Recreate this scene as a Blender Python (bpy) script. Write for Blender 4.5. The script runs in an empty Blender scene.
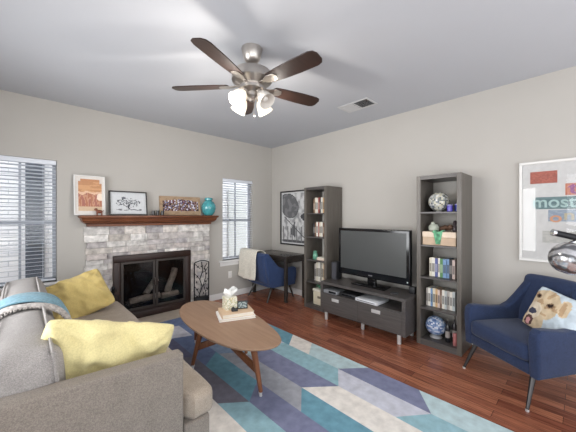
import bpy, bmesh, math, random
from mathutils import Vector, Matrix, noise
random.seed(7)
S = bpy.context.scene
COL = S.collection
PI = math.pi
R = math.radians

# ------------------------------------------------------------------ camera
cam_d = bpy.data.cameras.new('camera')
cam_d.sensor_width = 36.0
cam_d.lens = 280.0 / 576.0 * 36.0
cam_d.clip_start = 0.02
cam = bpy.data.objects.new('camera', cam_d)
COL.objects.link(cam)
cam.location = (-3.583, -4.251, 1.41)
cam.rotation_euler = (R(90), 0, R(-43.4))
S.camera = cam

# ------------------------------------------------------------------ world, lights, exposure
W = bpy.data.worlds.new('daylight')
S.world = W
W.use_nodes = True
W.node_tree.nodes['Background'].inputs[0].default_value = (0.92, 0.96, 1.0, 1)
W.node_tree.nodes['Background'].inputs[1].default_value = 2.6

def area(name, loc, rot, sx, sy, power, col=(1, 1, 1), spread=180):
    d = bpy.data.lights.new(name, 'AREA')
    d.shape = 'RECTANGLE'; d.size = sx; d.size_y = sy; d.energy = power; d.color = col
    d.spread = R(spread)
    o = bpy.data.objects.new(name, d); COL.objects.link(o)
    o.location = loc; o.rotation_euler = rot
    return o
area('added_south_fill', (-2.2, -6.05, 1.25), (R(148), 0, 0), 3.9, 2.2, 38, (0.98, 0.99, 1.0))  # added fill behind the camera, tilted up to bounce off the ceiling
area('added_west_fill', (-4.62, -4.95, 1.25), (R(148), 0, R(-90)), 1.9, 2.1, 26, (1.0, 0.99, 0.97))  # added fill at a made-up hall opening, also aimed at the ceiling
area('added_sofa_side_fill', (-4.69, -1.75, 1.37), (R(94), 0, R(-90)), 1.9, 1.34, 30, (0.97, 0.98, 1.0), 110)  # fill added behind the sofa to brighten the east wall and bookcases
area('side_window_daylight', (-4.68, -3.40, 1.33), (R(90), 0, R(-90)), 0.22, 1.40, 5.5, (1.0, 0.99, 0.96))

S.view_settings.view_transform = 'Standard'
S.view_settings.look = 'None'
S.view_settings.gamma = 1.0
S.view_settings.use_curve_mapping = False
S.view_settings.exposure = 0.05
try:
    S.cycles.use_denoising = True
    S.cycles.max_bounces = 8
    S.cycles.sample_clamp_indirect = 6.0
except Exception:
    pass

# ------------------------------------------------------------------ colour and material helpers
def lin(c):
    c = c / 255.0
    return c / 12.92 if c <= 0.04045 else ((c + 0.055) / 1.055) ** 2.4
def rgb(r, g, b):
    return (lin(r), lin(g), lin(b), 1.0)

def newmat(name):
    m = bpy.data.materials.new(name); m.use_nodes = True
    nt = m.node_tree
    return m, nt, nt.nodes['Principled BSDF']

def link(nt, a, b): nt.links.new(a, b)

def objcoord(nt, scale=(1, 1, 1)):
    tc = nt.nodes.new('ShaderNodeTexCoord'); mp = nt.nodes.new('ShaderNodeMapping')
    mp.inputs['Scale'].default_value = scale
    link(nt, tc.outputs['Object'], mp.inputs['Vector'])
    return mp.outputs['Vector']

def plain(name, c, rough=0.5, metal=0.0, var=0.06, scale=8, stretch=(1, 1, 1), bump=0.0, bscale=60, spec=0.5, sheen=0.0, coat=0.0):
    """one base colour with mild noise variation and optional fine bump"""
    m, nt, b = newmat(name)
    v = objcoord(nt, stretch)
    n = nt.nodes.new('ShaderNodeTexNoise'); n.inputs['Scale'].default_value = scale
    n.inputs['Detail'].default_value = 5
    link(nt, v, n.inputs['Vector'])
    r = nt.nodes.new('ShaderNodeValToRGB')
    r.color_ramp.elements[0].position = 0.25; r.color_ramp.elements[1].position = 0.75
    k0, k1 = 1 - var, 1 + var
    r.color_ramp.elements[0].color = (c[0]*k0, c[1]*k0, c[2]*k0, 1)
    r.color_ramp.elements[1].color = (min(1, c[0]*k1), min(1, c[1]*k1), min(1, c[2]*k1), 1)
    link(nt, n.outputs['Fac'], r.inputs['Fac'])
    link(nt, r.outputs['Color'], b.inputs['Base Color'])
    b.inputs['Roughness'].default_value = rough
    b.inputs['Metallic'].default_value = metal
    b.inputs['Specular IOR Level'].default_value = spec
    if sheen: b.inputs['Sheen Weight'].default_value = sheen
    if coat: b.inputs['Coat Weight'].default_value = coat
    if bump:
        n2 = nt.nodes.new('ShaderNodeTexNoise'); n2.inputs['Scale'].default_value = bscale
        n2.inputs['Detail'].default_value = 3
        link(nt, v, n2.inputs['Vector'])
        bp = nt.nodes.new('ShaderNodeBump'); bp.inputs['Strength'].default_value = bump
        bp.inputs['Distance'].default_value = 0.01
        link(nt, n2.outputs['Fac'], bp.inputs['Height'])
        link(nt, bp.outputs['Normal'], b.inputs['Normal'])
    return m

def fabric(name, c, weave=420, var=0.16, bump=0.35, rough=0.95):
    """woven cloth: fine two-way threads plus heathered flecks"""
    m, nt, b = newmat(name)
    v = objcoord(nt)
    n = nt.nodes.new('ShaderNodeTexNoise'); n.inputs['Scale'].default_value = weave * 0.45
    n.inputs['Detail'].default_value = 2
    link(nt, v, n.inputs['Vector'])
    n2 = nt.nodes.new('ShaderNodeTexNoise'); n2.inputs['Scale'].default_value = 14
    n2.inputs['Detail'].default_value = 4
    link(nt, v, n2.inputs['Vector'])
    ad = nt.nodes.new('ShaderNodeMath'); ad.operation = 'MULTIPLY_ADD'
    ad.inputs[1].default_value = 0.3
    link(nt, n2.outputs['Fac'], ad.inputs[0]); link(nt, n.outputs['Fac'], ad.inputs[2])
    r = nt.nodes.new('ShaderNodeValToRGB')
    r.color_ramp.elements[0].position = 0.45; r.color_ramp.elements[1].position = 0.85
    r.color_ramp.elements[0].color = (c[0]*(1-var), c[1]*(1-var), c[2]*(1-var), 1)
    r.color_ramp.elements[1].color = (min(1, c[0]*(1+var)), min(1, c[1]*(1+var)), min(1, c[2]*(1+var)), 1)
    link(nt, ad.outputs[0], r.inputs['Fac'])
    link(nt, r.outputs['Color'], b.inputs['Base Color'])
    b.inputs['Roughness'].default_value = rough
    b.inputs['Specular IOR Level'].default_value = 0.2
    b.inputs['Sheen Weight'].default_value = 0.15
    bp = nt.nodes.new('ShaderNodeBump'); bp.inputs['Strength'].default_value = bump
    bp.inputs['Distance'].default_value = 0.004
    link(nt, n.outputs['Fac'], bp.inputs['Height'])
    link(nt, bp.outputs['Normal'], b.inputs['Normal'])
    return m

def grained(name, c1, c2, axis=1, rough=0.4, scale=6, spec=0.5, bump=0.08):
    """wood: noise stretched along one axis"""
    m, nt, b = newmat(name)
    st = [9, 9, 9]; st[axis] = 0.6
    v = objcoord(nt, tuple(st))
    n = nt.nodes.new('ShaderNodeTexNoise'); n.inputs['Scale'].default_value = scale
    n.inputs['Detail'].default_value = 7; n.inputs['Roughness'].default_value = 0.65
    link(nt, v, n.inputs['Vector'])
    r = nt.nodes.new('ShaderNodeValToRGB')
    r.color_ramp.elements[0].position = 0.3; r.color_ramp.elements[1].position = 0.7
    r.color_ramp.elements[0].color = c1; r.color_ramp.elements[1].color = c2
    link(nt, n.outputs['Fac'], r.inputs['Fac'])
    link(nt, r.outputs['Color'], b.inputs['Base Color'])
    b.inputs['Roughness'].default_value = rough
    b.inputs['Specular IOR Level'].default_value = spec
    bp = nt.nodes.new('ShaderNodeBump'); bp.inputs['Strength'].default_value = bump
    bp.inputs['Distance'].default_value = 0.003
    link(nt, n.outputs['Fac'], bp.inputs['Height'])
    link(nt, bp.outputs['Normal'], b.inputs['Normal'])
    return m

def painted(name, rough=0.6, var=0.12, scale=20, bump=0.0, bscale=80, spec=0.4):
    """colour comes from the mesh's colour attribute (a print or pieces of several colours), with noise"""
    m, nt, b = newmat(name)
    at = nt.nodes.new('ShaderNodeAttribute'); at.attribute_name = 'Col'
    v = objcoord(nt)
    n = nt.nodes.new('ShaderNodeTexNoise'); n.inputs['Scale'].default_value = scale
    n.inputs['Detail'].default_value = 6
    link(nt, v, n.inputs['Vector'])
    mr = nt.nodes.new('ShaderNodeMapRange')
    mr.inputs['From Min'].default_value = 0.3; mr.inputs['From Max'].default_value = 0.7
    mr.inputs['To Min'].default_value = 1 - var; mr.inputs['To Max'].default_value = 1 + var
    link(nt, n.outputs['Fac'], mr.inputs['Value'])
    mx = nt.nodes.new('ShaderNodeVectorMath'); mx.operation = 'SCALE'
    link(nt, at.outputs['Color'], mx.inputs[0]); link(nt, mr.outputs['Result'], mx.inputs['Scale'])
    link(nt, mx.outputs['Vector'], b.inputs['Base Color'])
    b.inputs['Roughness'].default_value = rough
    b.inputs['Specular IOR Level'].default_value = spec
    if bump:
        n2 = nt.nodes.new('ShaderNodeTexNoise'); n2.inputs['Scale'].default_value = bscale
        n2.inputs['Detail'].default_value = 5
        link(nt, v, n2.inputs['Vector'])
        bp = nt.nodes.new('ShaderNodeBump'); bp.inputs['Strength'].default_value = bump
        bp.inputs['Distance'].default_value = 0.01
        link(nt, n2.outputs['Fac'], bp.inputs['Height'])
        link(nt, bp.outputs['Normal'], b.inputs['Normal'])
    return m

def glassy(name, tint=(1, 1, 1, 1), refl=0.5, rough=0.02):
    """thin clear pane: transparent with a fresnel sheen"""
    m = bpy.data.materials.new(name); m.use_nodes = True
    nt = m.node_tree; nt.nodes.clear()
    out = nt.nodes.new('ShaderNodeOutputMaterial')
    tr = nt.nodes.new('ShaderNodeBsdfTransparent'); tr.inputs[0].default_value = tint
    gl = nt.nodes.new('ShaderNodeBsdfGlossy'); gl.inputs['Roughness'].default_value = rough
    fr = nt.nodes.new('ShaderNodeFresnel'); fr.inputs['IOR'].default_value = 1.45
    ml = nt.nodes.new('ShaderNodeMath'); ml.operation = 'MULTIPLY'; ml.inputs[1].default_value = refl
    link(nt, fr.outputs[0], ml.inputs[0])
    mix = nt.nodes.new('ShaderNodeMixShader')
    link(nt, ml.outputs[0], mix.inputs[0]); link(nt, tr.outputs[0], mix.inputs[1]); link(nt, gl.outputs[0], mix.inputs[2])
    link(nt, mix.outputs[0], out.inputs[0])
    return m

def lampglass(name, c, strength):
    m, nt, b = newmat(name)
    b.inputs['Base Color'].default_value = (0.62, 0.59, 0.55, 1)
    b.inputs['Roughness'].default_value = 0.35
    b.inputs['Emission Color'].default_value = c
    b.inputs['Emission Strength'].default_value = strength
    return m

def floor_mat():
    m, nt, b = newmat('dark_red_wood_planks')
    geo = nt.nodes.new('ShaderNodeTexCoord')
    sp = nt.nodes.new('ShaderNodeSeparateXYZ'); link(nt, geo.outputs['Object'], sp.inputs[0])
    cb = nt.nodes.new('ShaderNodeCombineXYZ')
    link(nt, sp.outputs['Y'], cb.inputs['X']); link(nt, sp.outputs['X'], cb.inputs['Y'])
    br = nt.nodes.new('ShaderNodeTexBrick')
    br.offset = 0.37; br.inputs['Scale'].default_value = 1.0
    br.inputs['Brick Width'].default_value = 0.95; br.inputs['Row Height'].default_value = 0.092
    br.inputs['Mortar Size'].default_value = 0.0016; br.inputs['Mortar Smooth'].default_value = 0.3
    br.inputs['Bias'].default_value = 0.0
    br.inputs['Color1'].default_value = rgb(124, 72, 55); br.inputs['Color2'].default_value = rgb(166, 106, 80)
    br.inputs['Mortar'].default_value = rgb(62, 34, 28)
    link(nt, cb.outputs[0], br.inputs['Vector'])
    mp = nt.nodes.new('ShaderNodeMapping'); mp.inputs['Scale'].default_value = (1.6, 26, 1)
    link(nt, cb.outputs[0], mp.inputs['Vector'])
    n = nt.nodes.new('ShaderNodeTexNoise'); n.inputs['Scale'].default_value = 2.2
    n.inputs['Detail'].default_value = 8; n.inputs['Roughness'].default_value = 0.7
    link(nt, mp.outputs[0], n.inputs['Vector'])
    mr = nt.nodes.new('ShaderNodeMapRange')
    mr.inputs['From Min'].default_value = 0.3; mr.inputs['From Max'].default_value = 0.7
    mr.inputs['To Min'].default_value = 0.42; mr.inputs['To Max'].default_value = 1.6
    link(nt, n.outputs['Fac'], mr.inputs['Value'])
    sc = nt.nodes.new('ShaderNodeVectorMath'); sc.operation = 'SCALE'
    link(nt, br.outputs['Color'], sc.inputs[0]); link(nt, mr.outputs['Result'], sc.inputs['Scale'])
    link(nt, sc.outputs[0], b.inputs['Base Color'])
    b.inputs['Roughness'].default_value = 0.24
    b.inputs['Specular IOR Level'].default_value = 0.55
    bp = nt.nodes.new('ShaderNodeBump'); bp.inputs['Strength'].default_value = 0.12; bp.inputs['Distance'].default_value = 0.004
    link(nt, n.outputs['Fac'], bp.inputs['Height']); link(nt, bp.outputs['Normal'], b.inputs['Normal'])
    return m

def brick_mat():
    m, nt, b = newmat('white_painted_brick')
    tc = nt.nodes.new('ShaderNodeTexCoord')
    sp = nt.nodes.new('ShaderNodeSeparateXYZ'); link(nt, tc.outputs['Object'], sp.inputs[0])
    cb = nt.nodes.new('ShaderNodeCombineXYZ')
    link(nt, sp.outputs['X'], cb.inputs['X']); link(nt, sp.outputs['Z'], cb.inputs['Y'])
    br = nt.nodes.new('ShaderNodeTexBrick'); br.inputs['Scale'].default_value = 1
    br.inputs['Brick Width'].default_value = 0.22; br.inputs['Row Height'].default_value = 0.075
    br.inputs['Mortar Size'].default_value = 0.006
    br.inputs['Color1'].default_value = rgb(240, 240, 240); br.inputs['Color2'].default_value = rgb(222, 222, 226)
    br.inputs['Mortar'].default_value = rgb(196, 198, 202)
    link(nt, cb.outputs[0], br.inputs['Vector'])
    link(nt, br.outputs['Color'], b.inputs['Base Color'])
    b.inputs['Roughness'].default_value = 0.9
    bp = nt.nodes.new('ShaderNodeBump'); bp.inputs['Strength'].default_value = 0.6; bp.inputs['Distance'].default_value = 0.01
    bp.invert = True
    link(nt, br.outputs['Fac'], bp.inputs['Height']); link(nt, bp.outputs['Normal'], b.inputs['Normal'])
    return m

M = {}
M['wall'] = plain('wall_paint', rgb(182, 178, 172), 0.85, var=0.015, scale=3, bump=0.05, bscale=220, spec=0.25)
M['ceil'] = plain('ceiling_paint', rgb(186, 188, 193), 0.9, var=0.015, scale=2, bump=0.06, bscale=160, spec=0.2)
M['trim'] = plain('white_trim', rgb(226, 225, 224), 0.5, var=0.02)
M['blind'] = plain('white_blind_slat', rgb(222, 226, 234), 0.45, var=0.02)
M['vinyl'] = plain('window_vinyl', rgb(170, 174, 182), 0.5, var=0.03)
M['floor'] = floor_mat()
M['brick'] = brick_mat()
M['tile'] = plain('beige_hearth_tile', rgb(196, 184, 170), 0.5, var=0.08, scale=14)
M['stone'] = painted('painted_stone', 0.9, 0.34, 15, 0.9, 40, 0.2)
M['mantel'] = grained('oak_mantel_wood', rgb(72, 38, 24), rgb(134, 80, 50), 0, 0.4, 7)
M['bronze'] = plain('bronze_metal', rgb(44, 25, 19), 0.45, 0.0, var=0.25, scale=5)
M['bronze_door'] = plain('grey_bronze_trim', rgb(66, 59, 55), 0.45, 0.3, var=0.1)
M['soot'] = plain('sooty_firebrick', rgb(52, 45, 42), 0.95, var=0.3, scale=9, bump=0.3)
M['iron'] = plain('black_iron', rgb(24, 24, 27), 0.45, 0.5, var=0.1)
M['log'] = plain('ashen_log', rgb(222, 212, 200), 0.95, var=0.4, scale=13, bump=0.8, bscale=30)
M['dark_wood'] = grained('black_brown_wood', rgb(84, 79, 73), rgb(104, 98, 91), 2, 0.38, 5, 0.5)
M['dark_wood_y'] = grained('black_brown_wood_along', rgb(68, 64, 63), rgb(90, 86, 84), 1, 0.36, 5, 0.5)
M['desk'] = grained('near_black_wood', rgb(42, 38, 36), rgb(60, 54, 50), 1, 0.25, 5, 0.6)
M['walnut'] = grained('walnut_top', rgb(138, 108, 86), rgb(160, 130, 106), 1, 0.4, 3.5, 0.4)
M['walnut_leg'] = grained('walnut_leg', rgb(98, 58, 36), rgb(134, 84, 54), 2, 0.4, 4)
M['steel'] = plain('brushed_steel', rgb(206, 205, 204), 0.4, 0.35, var=0.05)
M['nickel'] = plain('brushed_nickel', rgb(190, 184, 178), 0.33, 1.0, var=0.05)
M['chrome'] = plain('chrome', rgb(206, 206, 208), 0.07, 1.0, var=0.02)
def swirl_mat():
    m, nt, b = newmat('swirled_chrome')
    v = objcoord(nt)
    wv = nt.nodes.new('ShaderNodeTexWave'); wv.bands_direction = 'Z'
    wv.inputs['Scale'].default_value = 5.0; wv.inputs['Distortion'].default_value = 11; wv.inputs['Detail'].default_value = 2; wv.inputs['Detail Scale'].default_value = 1.2
    link(nt, v, wv.inputs['Vector'])
    rp = nt.nodes.new('ShaderNodeValToRGB')
    rp.color_ramp.elements[0].position = 0.2; rp.color_ramp.elements[0].color = rgb(122, 123, 126)
    rp.color_ramp.elements[1].position = 0.55; rp.color_ramp.elements[1].color = rgb(214, 214, 216)
    link(nt, wv.outputs['Fac'], rp.inputs['Fac']); link(nt, rp.outputs['Color'], b.inputs['Base Color'])
    b.inputs['Metallic'].default_value = 0.75; b.inputs['Roughness'].default_value = 0.16
    return m
M['swirl'] = swirl_mat()
M['blade'] = grained('walnut_fan_blade', rgb(38, 27, 23), rgb(54, 38, 33), 0, 0.35, 4)
M['shade_on'] = lampglass('lit_frosted_glass', (1.0, 0.86, 0.66, 1), 0.75)
M['shade_off'] = lampglass('dim_frosted_glass', (1.0, 0.84, 0.72, 1), 0.05)
M['bulb'] = lampglass('lit_bulb', (1.0, 0.9, 0.72, 1), 14.0)
M['sofa'] = fabric('grey_tweed', rgb(136, 127, 118), 520, 0.24, 0.5)
M['sofa_cushion'] = fabric('grey_tweed_cushion', rgb(154, 149, 146), 520, 0.22, 0.5)
M['sofa_seat'] = fabric('beige_tweed_seat', rgb(164, 151, 137), 520, 0.22, 0.5)
M['yellow'] = fabric('mustard_velvet', rgb(206, 184, 120), 300, 0.08, 0.15)
M['yellow2'] = fabric('pale_yellow_velvet', rgb(228, 215, 160), 300, 0.08, 0.15)
M['blue_throw'] = fabric('light_blue_wool', rgb(122, 160, 176), 200, 0.2, 0.6)
M['grey_throw'] = fabric('grey_crochet', rgb(186, 180, 176), 120, 0.35, 0.9)
M['cream'] = fabric('cream_wool', rgb(230, 224, 210), 160, 0.12, 0.6)
M['navy'] = fabric('navy_tweed', rgb(45, 57, 86), 420, 0.32, 0.5)
M['blue_chair'] = fabric('royal_blue_cloth', rgb(50, 67, 104), 420, 0.2, 0.4)
M['print'] = painted('printed_surface', 0.6, 0.05, 40, spec=0.2)
M['print_gloss'] = painted('printed_glazed', 0.12, 0.04, 40, spec=0.5)
M['cloth_print'] = painted('printed_cloth', 0.95, 0.06, 60, 0.15, 300, 0.1)
M['rug'] = painted('rug_pile', 0.97, 0.13, 16, 0.5, 240, 0.1)
M['black_frame'] = plain('black_frame', rgb(38, 36, 36), 0.4, var=0.08)
M['white_frame'] = plain('white_frame', rgb(222, 220, 217), 0.45, var=0.02)
M['pane'] = glassy('clear_pane', (1, 1, 1, 1), 0.7)
M['fire_pane'] = glassy('smoked_fire_pane', (0.72, 0.70, 0.69, 1), 0.6)
M['tv_black'] = plain('gloss_black_plastic', rgb(16, 16, 18), 0.15, var=0.05)
M['tv_screen'] = plain('tv_screen_glass', rgb(70, 72, 72), 0.32, var=0.08, scale=2, spec=0.7)
M['black_plastic'] = plain('black_plastic', rgb(34, 34, 37), 0.45, var=0.1)
M['grey_cloth'] = plain('speaker_cloth', rgb(66, 66, 72), 0.9, var=0.2, scale=60)
M['white_plastic'] = plain('white_plastic', rgb(206, 208, 212), 0.35, var=0.02)
M['silver_plastic'] = plain('silver_plastic', rgb(150, 152, 156), 0.35, 0.3, var=0.04)
M['teal'] = plain('turquoise_glaze', rgb(72, 152, 158), 0.18, var=0.22, scale=26, coat=0.5)
M['cardboard'] = plain('kraft_box', rgb(196, 172, 148), 0.8, var=0.08, scale=18)
M['cream_card'] = plain('cream_card', rgb(216, 208, 184), 0.75, var=0.06)
M['paper'] = plain('page_edges', rgb(226, 219, 205), 0.85, var=0.08, stretch=(1, 1, 30), scale=20)
M['tissue'] = plain('white_tissue', rgb(240, 240, 238), 0.9, var=0.03)
M['brown'] = plain('brown_figure', rgb(110, 56, 34), 0.5, var=0.2)
M['dark_cup'] = plain('dark_glaze', rgb(44, 40, 40), 0.3, var=0.15)
M['purple'] = plain('purple_glaze', rgb(90, 80, 176), 0.25, var=0.25, scale=40)
M['green_cloth'] = fabric('green_printed_cloth', rgb(104, 164, 128), 60, 0.5, 0.3)
M['green'] = plain('green_glaze', rgb(104, 160, 136), 0.4, var=0.3, scale=24)
M['vent'] = plain('vent_white', rgb(196, 196, 196), 0.5, var=0.03)
M['vent_dark'] = plain('duct_dark', rgb(66, 66, 68), 0.9, var=0.1)
M['ext_dark'] = plain('exterior_dark_screen', rgb(78, 84, 94), 0.7, var=0.15)
M['ext_grey'] = plain('exterior_grey_panel', rgb(196, 198, 196), 0.8, var=0.05)
M['ground'] = plain('exterior_concrete', rgb(190, 188, 184), 0.9, var=0.08)
M['outlet'] = plain('outlet_plastic', rgb(232, 230, 226), 0.4, var=0.02)

_pm = {}
def pm(r, g, b, rough=0.55, metal=0.0):
    k = (r, g, b, rough, metal)
    if k not in _pm:
        _pm[k] = plain('tone_%d_%d_%d_%d' % (r, g, b, int(rough*100)), rgb(r, g, b), rough, metal, var=0.06, scale=30)
    return _pm[k]

# ------------------------------------------------------------------ mesh builder
class MB:
    def __init__(s): s.v = []; s.f = []; s.c = []; s.cur = None; s.has = False
    def col(s, c): s.cur = c; s.has = True; return s
    def add(s, vs, fs, cols=None):
        o = len(s.v); s.v += [tuple(v) for v in vs]
        for i, f in enumerate(fs):
            s.f.append(tuple(o + k for k in f)); s.c.append(cols[i] if cols else s.cur)
        if cols: s.has = True
        return s
    def bm(s, bm, mat=None):
        bm.verts.ensure_lookup_table(); bm.verts.index_update()
        vs = [(mat @ v.co) if mat else v.co.copy() for v in bm.verts]
        fs = [[v.index for v in f.verts] for f in bm.faces]
        bm.free(); return s.add(vs, fs)
    def box(s, x0, x1, y0, y1, z0, z1, bev=0.0, seg=2, mat=None):
        b = bmesh.new(); bmesh.ops.create_cube(b, size=1)
        for v in b.verts:
            v.co = Vector((x0 + (v.co.x + .5)*(x1-x0), y0 + (v.co.y + .5)*(y1-y0), z0 + (v.co.z + .5)*(z1-z0)))
        if bev > 0:
            bmesh.ops.bevel(b, geom=list(b.edges), offset=bev, segments=seg, profile=0.5, affect='EDGES')
        return s.bm(b, mat)
    def lathe(s, prof, n=24, cx=0, cy=0, cz=0, mat=None, cap=True):
        vs, fs = [], []
        for r, z in prof:
            for i in range(n):
                a = 2*PI*i/n
                p = Vector((cx + r*math.cos(a), cy + r*math.sin(a), cz + z))
                vs.append(mat @ p if mat else p)
        for j in range(len(prof)-1):
            for i in range(n):
                fs.append((j*n+i, j*n+(i+1) % n, (j+1)*n+(i+1) % n, (j+1)*n+i))
        if cap:
            fs.append(tuple(range(n-1, -1, -1))); k = (len(prof)-1)*n
            fs.append(tuple(k+i for i in range(n)))
        return s.add(vs, fs)
    def tube(s, pts, r, n=10, cap=True):
        pts = [Vector(p) for p in pts]; m = len(pts)
        rs = r if isinstance(r, (list, tuple)) else [r]*m
        vs, fs = [], []
        up = None
        for i, p in enumerate(pts):
            d = (pts[min(i+1, m-1)] - pts[max(i-1, 0)]).normalized()
            if up is None:
                up = Vector((0, 0, 1)) if abs(d.z) < 0.9 else Vector((1, 0, 0))
            a = d.cross(up).normalized(); bb = a.cross(d).normalized(); up = bb
            for k in range(n):
                t = 2*PI*k/n
                vs.append(p + (a*math.cos(t) + bb*math.sin(t))*rs[i])
        for j in range(m-1):
            for i in range(n):
                fs.append((j*n+i, j*n+(i+1) % n, (j+1)*n+(i+1) % n, (j+1)*n+i))
        if cap:
            fs.append(tuple(range(n-1, -1, -1))); k = (m-1)*n
            fs.append(tuple(k+i for i in range(n)))
        return s.add(vs, fs)
    def prism(s, poly, d0, d1, axis='x', bev=0.0, seg=2, mat=None):
        """poly in the two other axes, extruded from d0 to d1 along axis"""
        b = bmesh.new()
        def P(u, v, d):
            return Vector((d, u, v)) if axis == 'x' else (Vector((u, d, v)) if axis == 'y' else Vector((u, v, d)))
        A = [b.verts.new(P(u, v, d0)) for u, v in poly]; B = [b.verts.new(P(u, v, d1)) for u, v in poly]
        n = len(poly)
        b.faces.new(A); b.faces.new(B[::-1])
        for i in range(n): b.faces.new((A[i], B[i], B[(i+1) % n], A[(i+1) % n]))
        bmesh.ops.recalc_face_normals(b, faces=list(b.faces))
        if bev > 0:
            es = [e for e in b.edges if (e.verts[0] in A) == (e.verts[1] in A)]
            bmesh.ops.bevel(b, geom=es, offset=bev, segments=seg, profile=0.5, affect='EDGES', clamp_overlap=True)
        return s.bm(b, mat)
    def sphere(s, c, r, n=24, m=14, sc=(1, 1, 1)):
        b = bmesh.new(); bmesh.ops.create_uvsphere(b, u_segments=n, v_segments=m, radius=r)
        for v in b.verts: v.co = Vector((c[0]+v.co.x*sc[0], c[1]+v.co.y*sc[1], c[2]+v.co.z*sc[2]))
        return s.bm(b)
    def build(s, name, mat, parent=None, smooth=35):
        me = bpy.data.meshes.new(name)
        me.from_pydata(s.v, [], s.f); me.update()
        b = bmesh.new(); b.from_mesh(me); bmesh.ops.recalc_face_normals(b, faces=list(b.faces)); b.to_mesh(me); b.free()
        if s.has:
            ca = me.color_attributes.new('Col', 'FLOAT_COLOR', 'CORNER')
            k = 0
            for p, c in zip(me.polygons, s.c):
                c = c or (0.5, 0.5, 0.5, 1)
                for _ in p.vertices:
                    ca.data[k].color = c; k += 1
        me.materials.append(mat)
        if smooth:
            me.polygons.foreach_set('use_smooth', [True]*len(me.polygons))
            me.set_sharp_from_angle(angle=R(smooth))
        o = bpy.data.objects.new(name, me); COL.objects.link(o)
        if parent is not None: o.parent = parent
        return o

def tag(o, label=None, cat=None, group=None, kind=None):
    if label: o['label'] = label
    if cat: o['category'] = cat
    if group: o['group'] = group
    if kind: o['kind'] = kind
    return o
def thing(name, label, cat, loc=(0, 0, 0), rz=0, group=None, rot=None):
    o = bpy.data.objects.new(name, None); COL.objects.link(o)
    o.empty_display_size = 0.05
    o.location = loc; o.rotation_euler = rot if rot else (0, 0, rz)
    return tag(o, label, cat, group)
def struct(name, mb, mat, smooth=35):
    return tag(mb.build(name, mat, None, smooth), kind='structure')
def solo(name, mb, mat, label, cat, loc=(0, 0, 0), rot=(0, 0, 0), group=None, smooth=35):
    o = mb.build(name, mat, None, smooth); o.location = loc; o.rotation_euler = rot
    return tag(o, label, cat, group)

def art(mb, w, h, fn, nx, ny, M4):
    """a printed sheet in local x/z, coloured by fn(u,v) with u,v in 0..1 (v up)"""
    for j in range(ny):
        for i in range(nx):
            u0, u1, v0, v1 = i/nx, (i+1)/nx, j/ny, (j+1)/ny
            vs = [M4 @ Vector(((u-.5)*w, 0, v*h)) for u, v in ((u0, v0), (u1, v0), (u1, v1), (u0, v1))]
            mb.add(vs, [(0, 1, 2, 3)], [fn((u0+u1)/2, (v0+v1)/2)])
    return mb

def text_mb(body, size, depth, M4, bold=0.0):
    cu = bpy.data.curves.new('lettering', 'FONT'); cu.body = body; cu.size = size; cu.extrude = depth; cu.offset = bold
    cu.align_x = 'LEFT'
    o = bpy.data.objects.new('lettering', cu); COL.objects.link(o)
    dg = bpy.context.evaluated_depsgraph_get()
    me = bpy.data.meshes.new_from_object(o.evaluated_get(dg))
    mb = MB(); mb.add([M4 @ v.co for v in me.vertices], [tuple(p.vertices) for p in me.polygons])
    bpy.data.objects.remove(o); bpy.data.curves.remove(cu); bpy.data.meshes.remove(me)
    return mb

def pillow_mb(w, h, t, seed=0, wr=0.012, pinch=0.07, n=34, colfn=None, sag=0.0):
    """throw pillow lying in local x/z, thickness along y"""
    mb = MB(); idx = {}
    vs, fs, cs = [], [], []
    def pos(u, v, side):
        e = (max(0, 1-abs(u)**2.4) * max(0, 1-abs(v)**2.4)) ** 0.55
        cr_ = 1 - .07*(abs(u*v))**5
        x = w/2*u*(1 - pinch*(1-v*v))*cr_; z = h/2*v*(1 - pinch*(1-u*u))*cr_
        nz = noise.noise(Vector((u*2.2+seed, v*2.2, side*3.1)))*wr*1.6
        nz += noise.noise(Vector((u*6+v*3+seed*2, v*1.8-u*2, side*5.7)))*wr*0.9
        # folds radiating from the corners
        cr = max(0.0, abs(u)+abs(v)-1.0)
        nz += math.sin(math.atan2(1-abs(v)+.01, 1-abs(u)+.01)*14+seed)*cr*wr*0.7
        y = side*(t/2*e) + nz*min(1, e*3)
        return (x, y, z - sag*(1-u*u)*max(0, v))
    def get(i, j, side):
        b = i in (0, n) or j in (0, n)
        k = (i, j, 0 if b else side)
        if k not in idx:
            idx[k] = len(vs); vs.append(pos(2*i/n-1, 2*j/n-1, side))
        return idx[k]
    for side in (1, -1):
        for j in range(n):
            for i in range(n):
                f = (get(i, j, side), get(i+1, j, side), get(i+1, j+1, side), get(i, j+1, side))
                fs.append(f if side < 0 else f[::-1])
                cs.append(colfn((i+.5)/n, (j+.5)/n, side) if colfn else None)
    mb.add(vs, fs, cs if colfn else None)
    return mb

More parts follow.
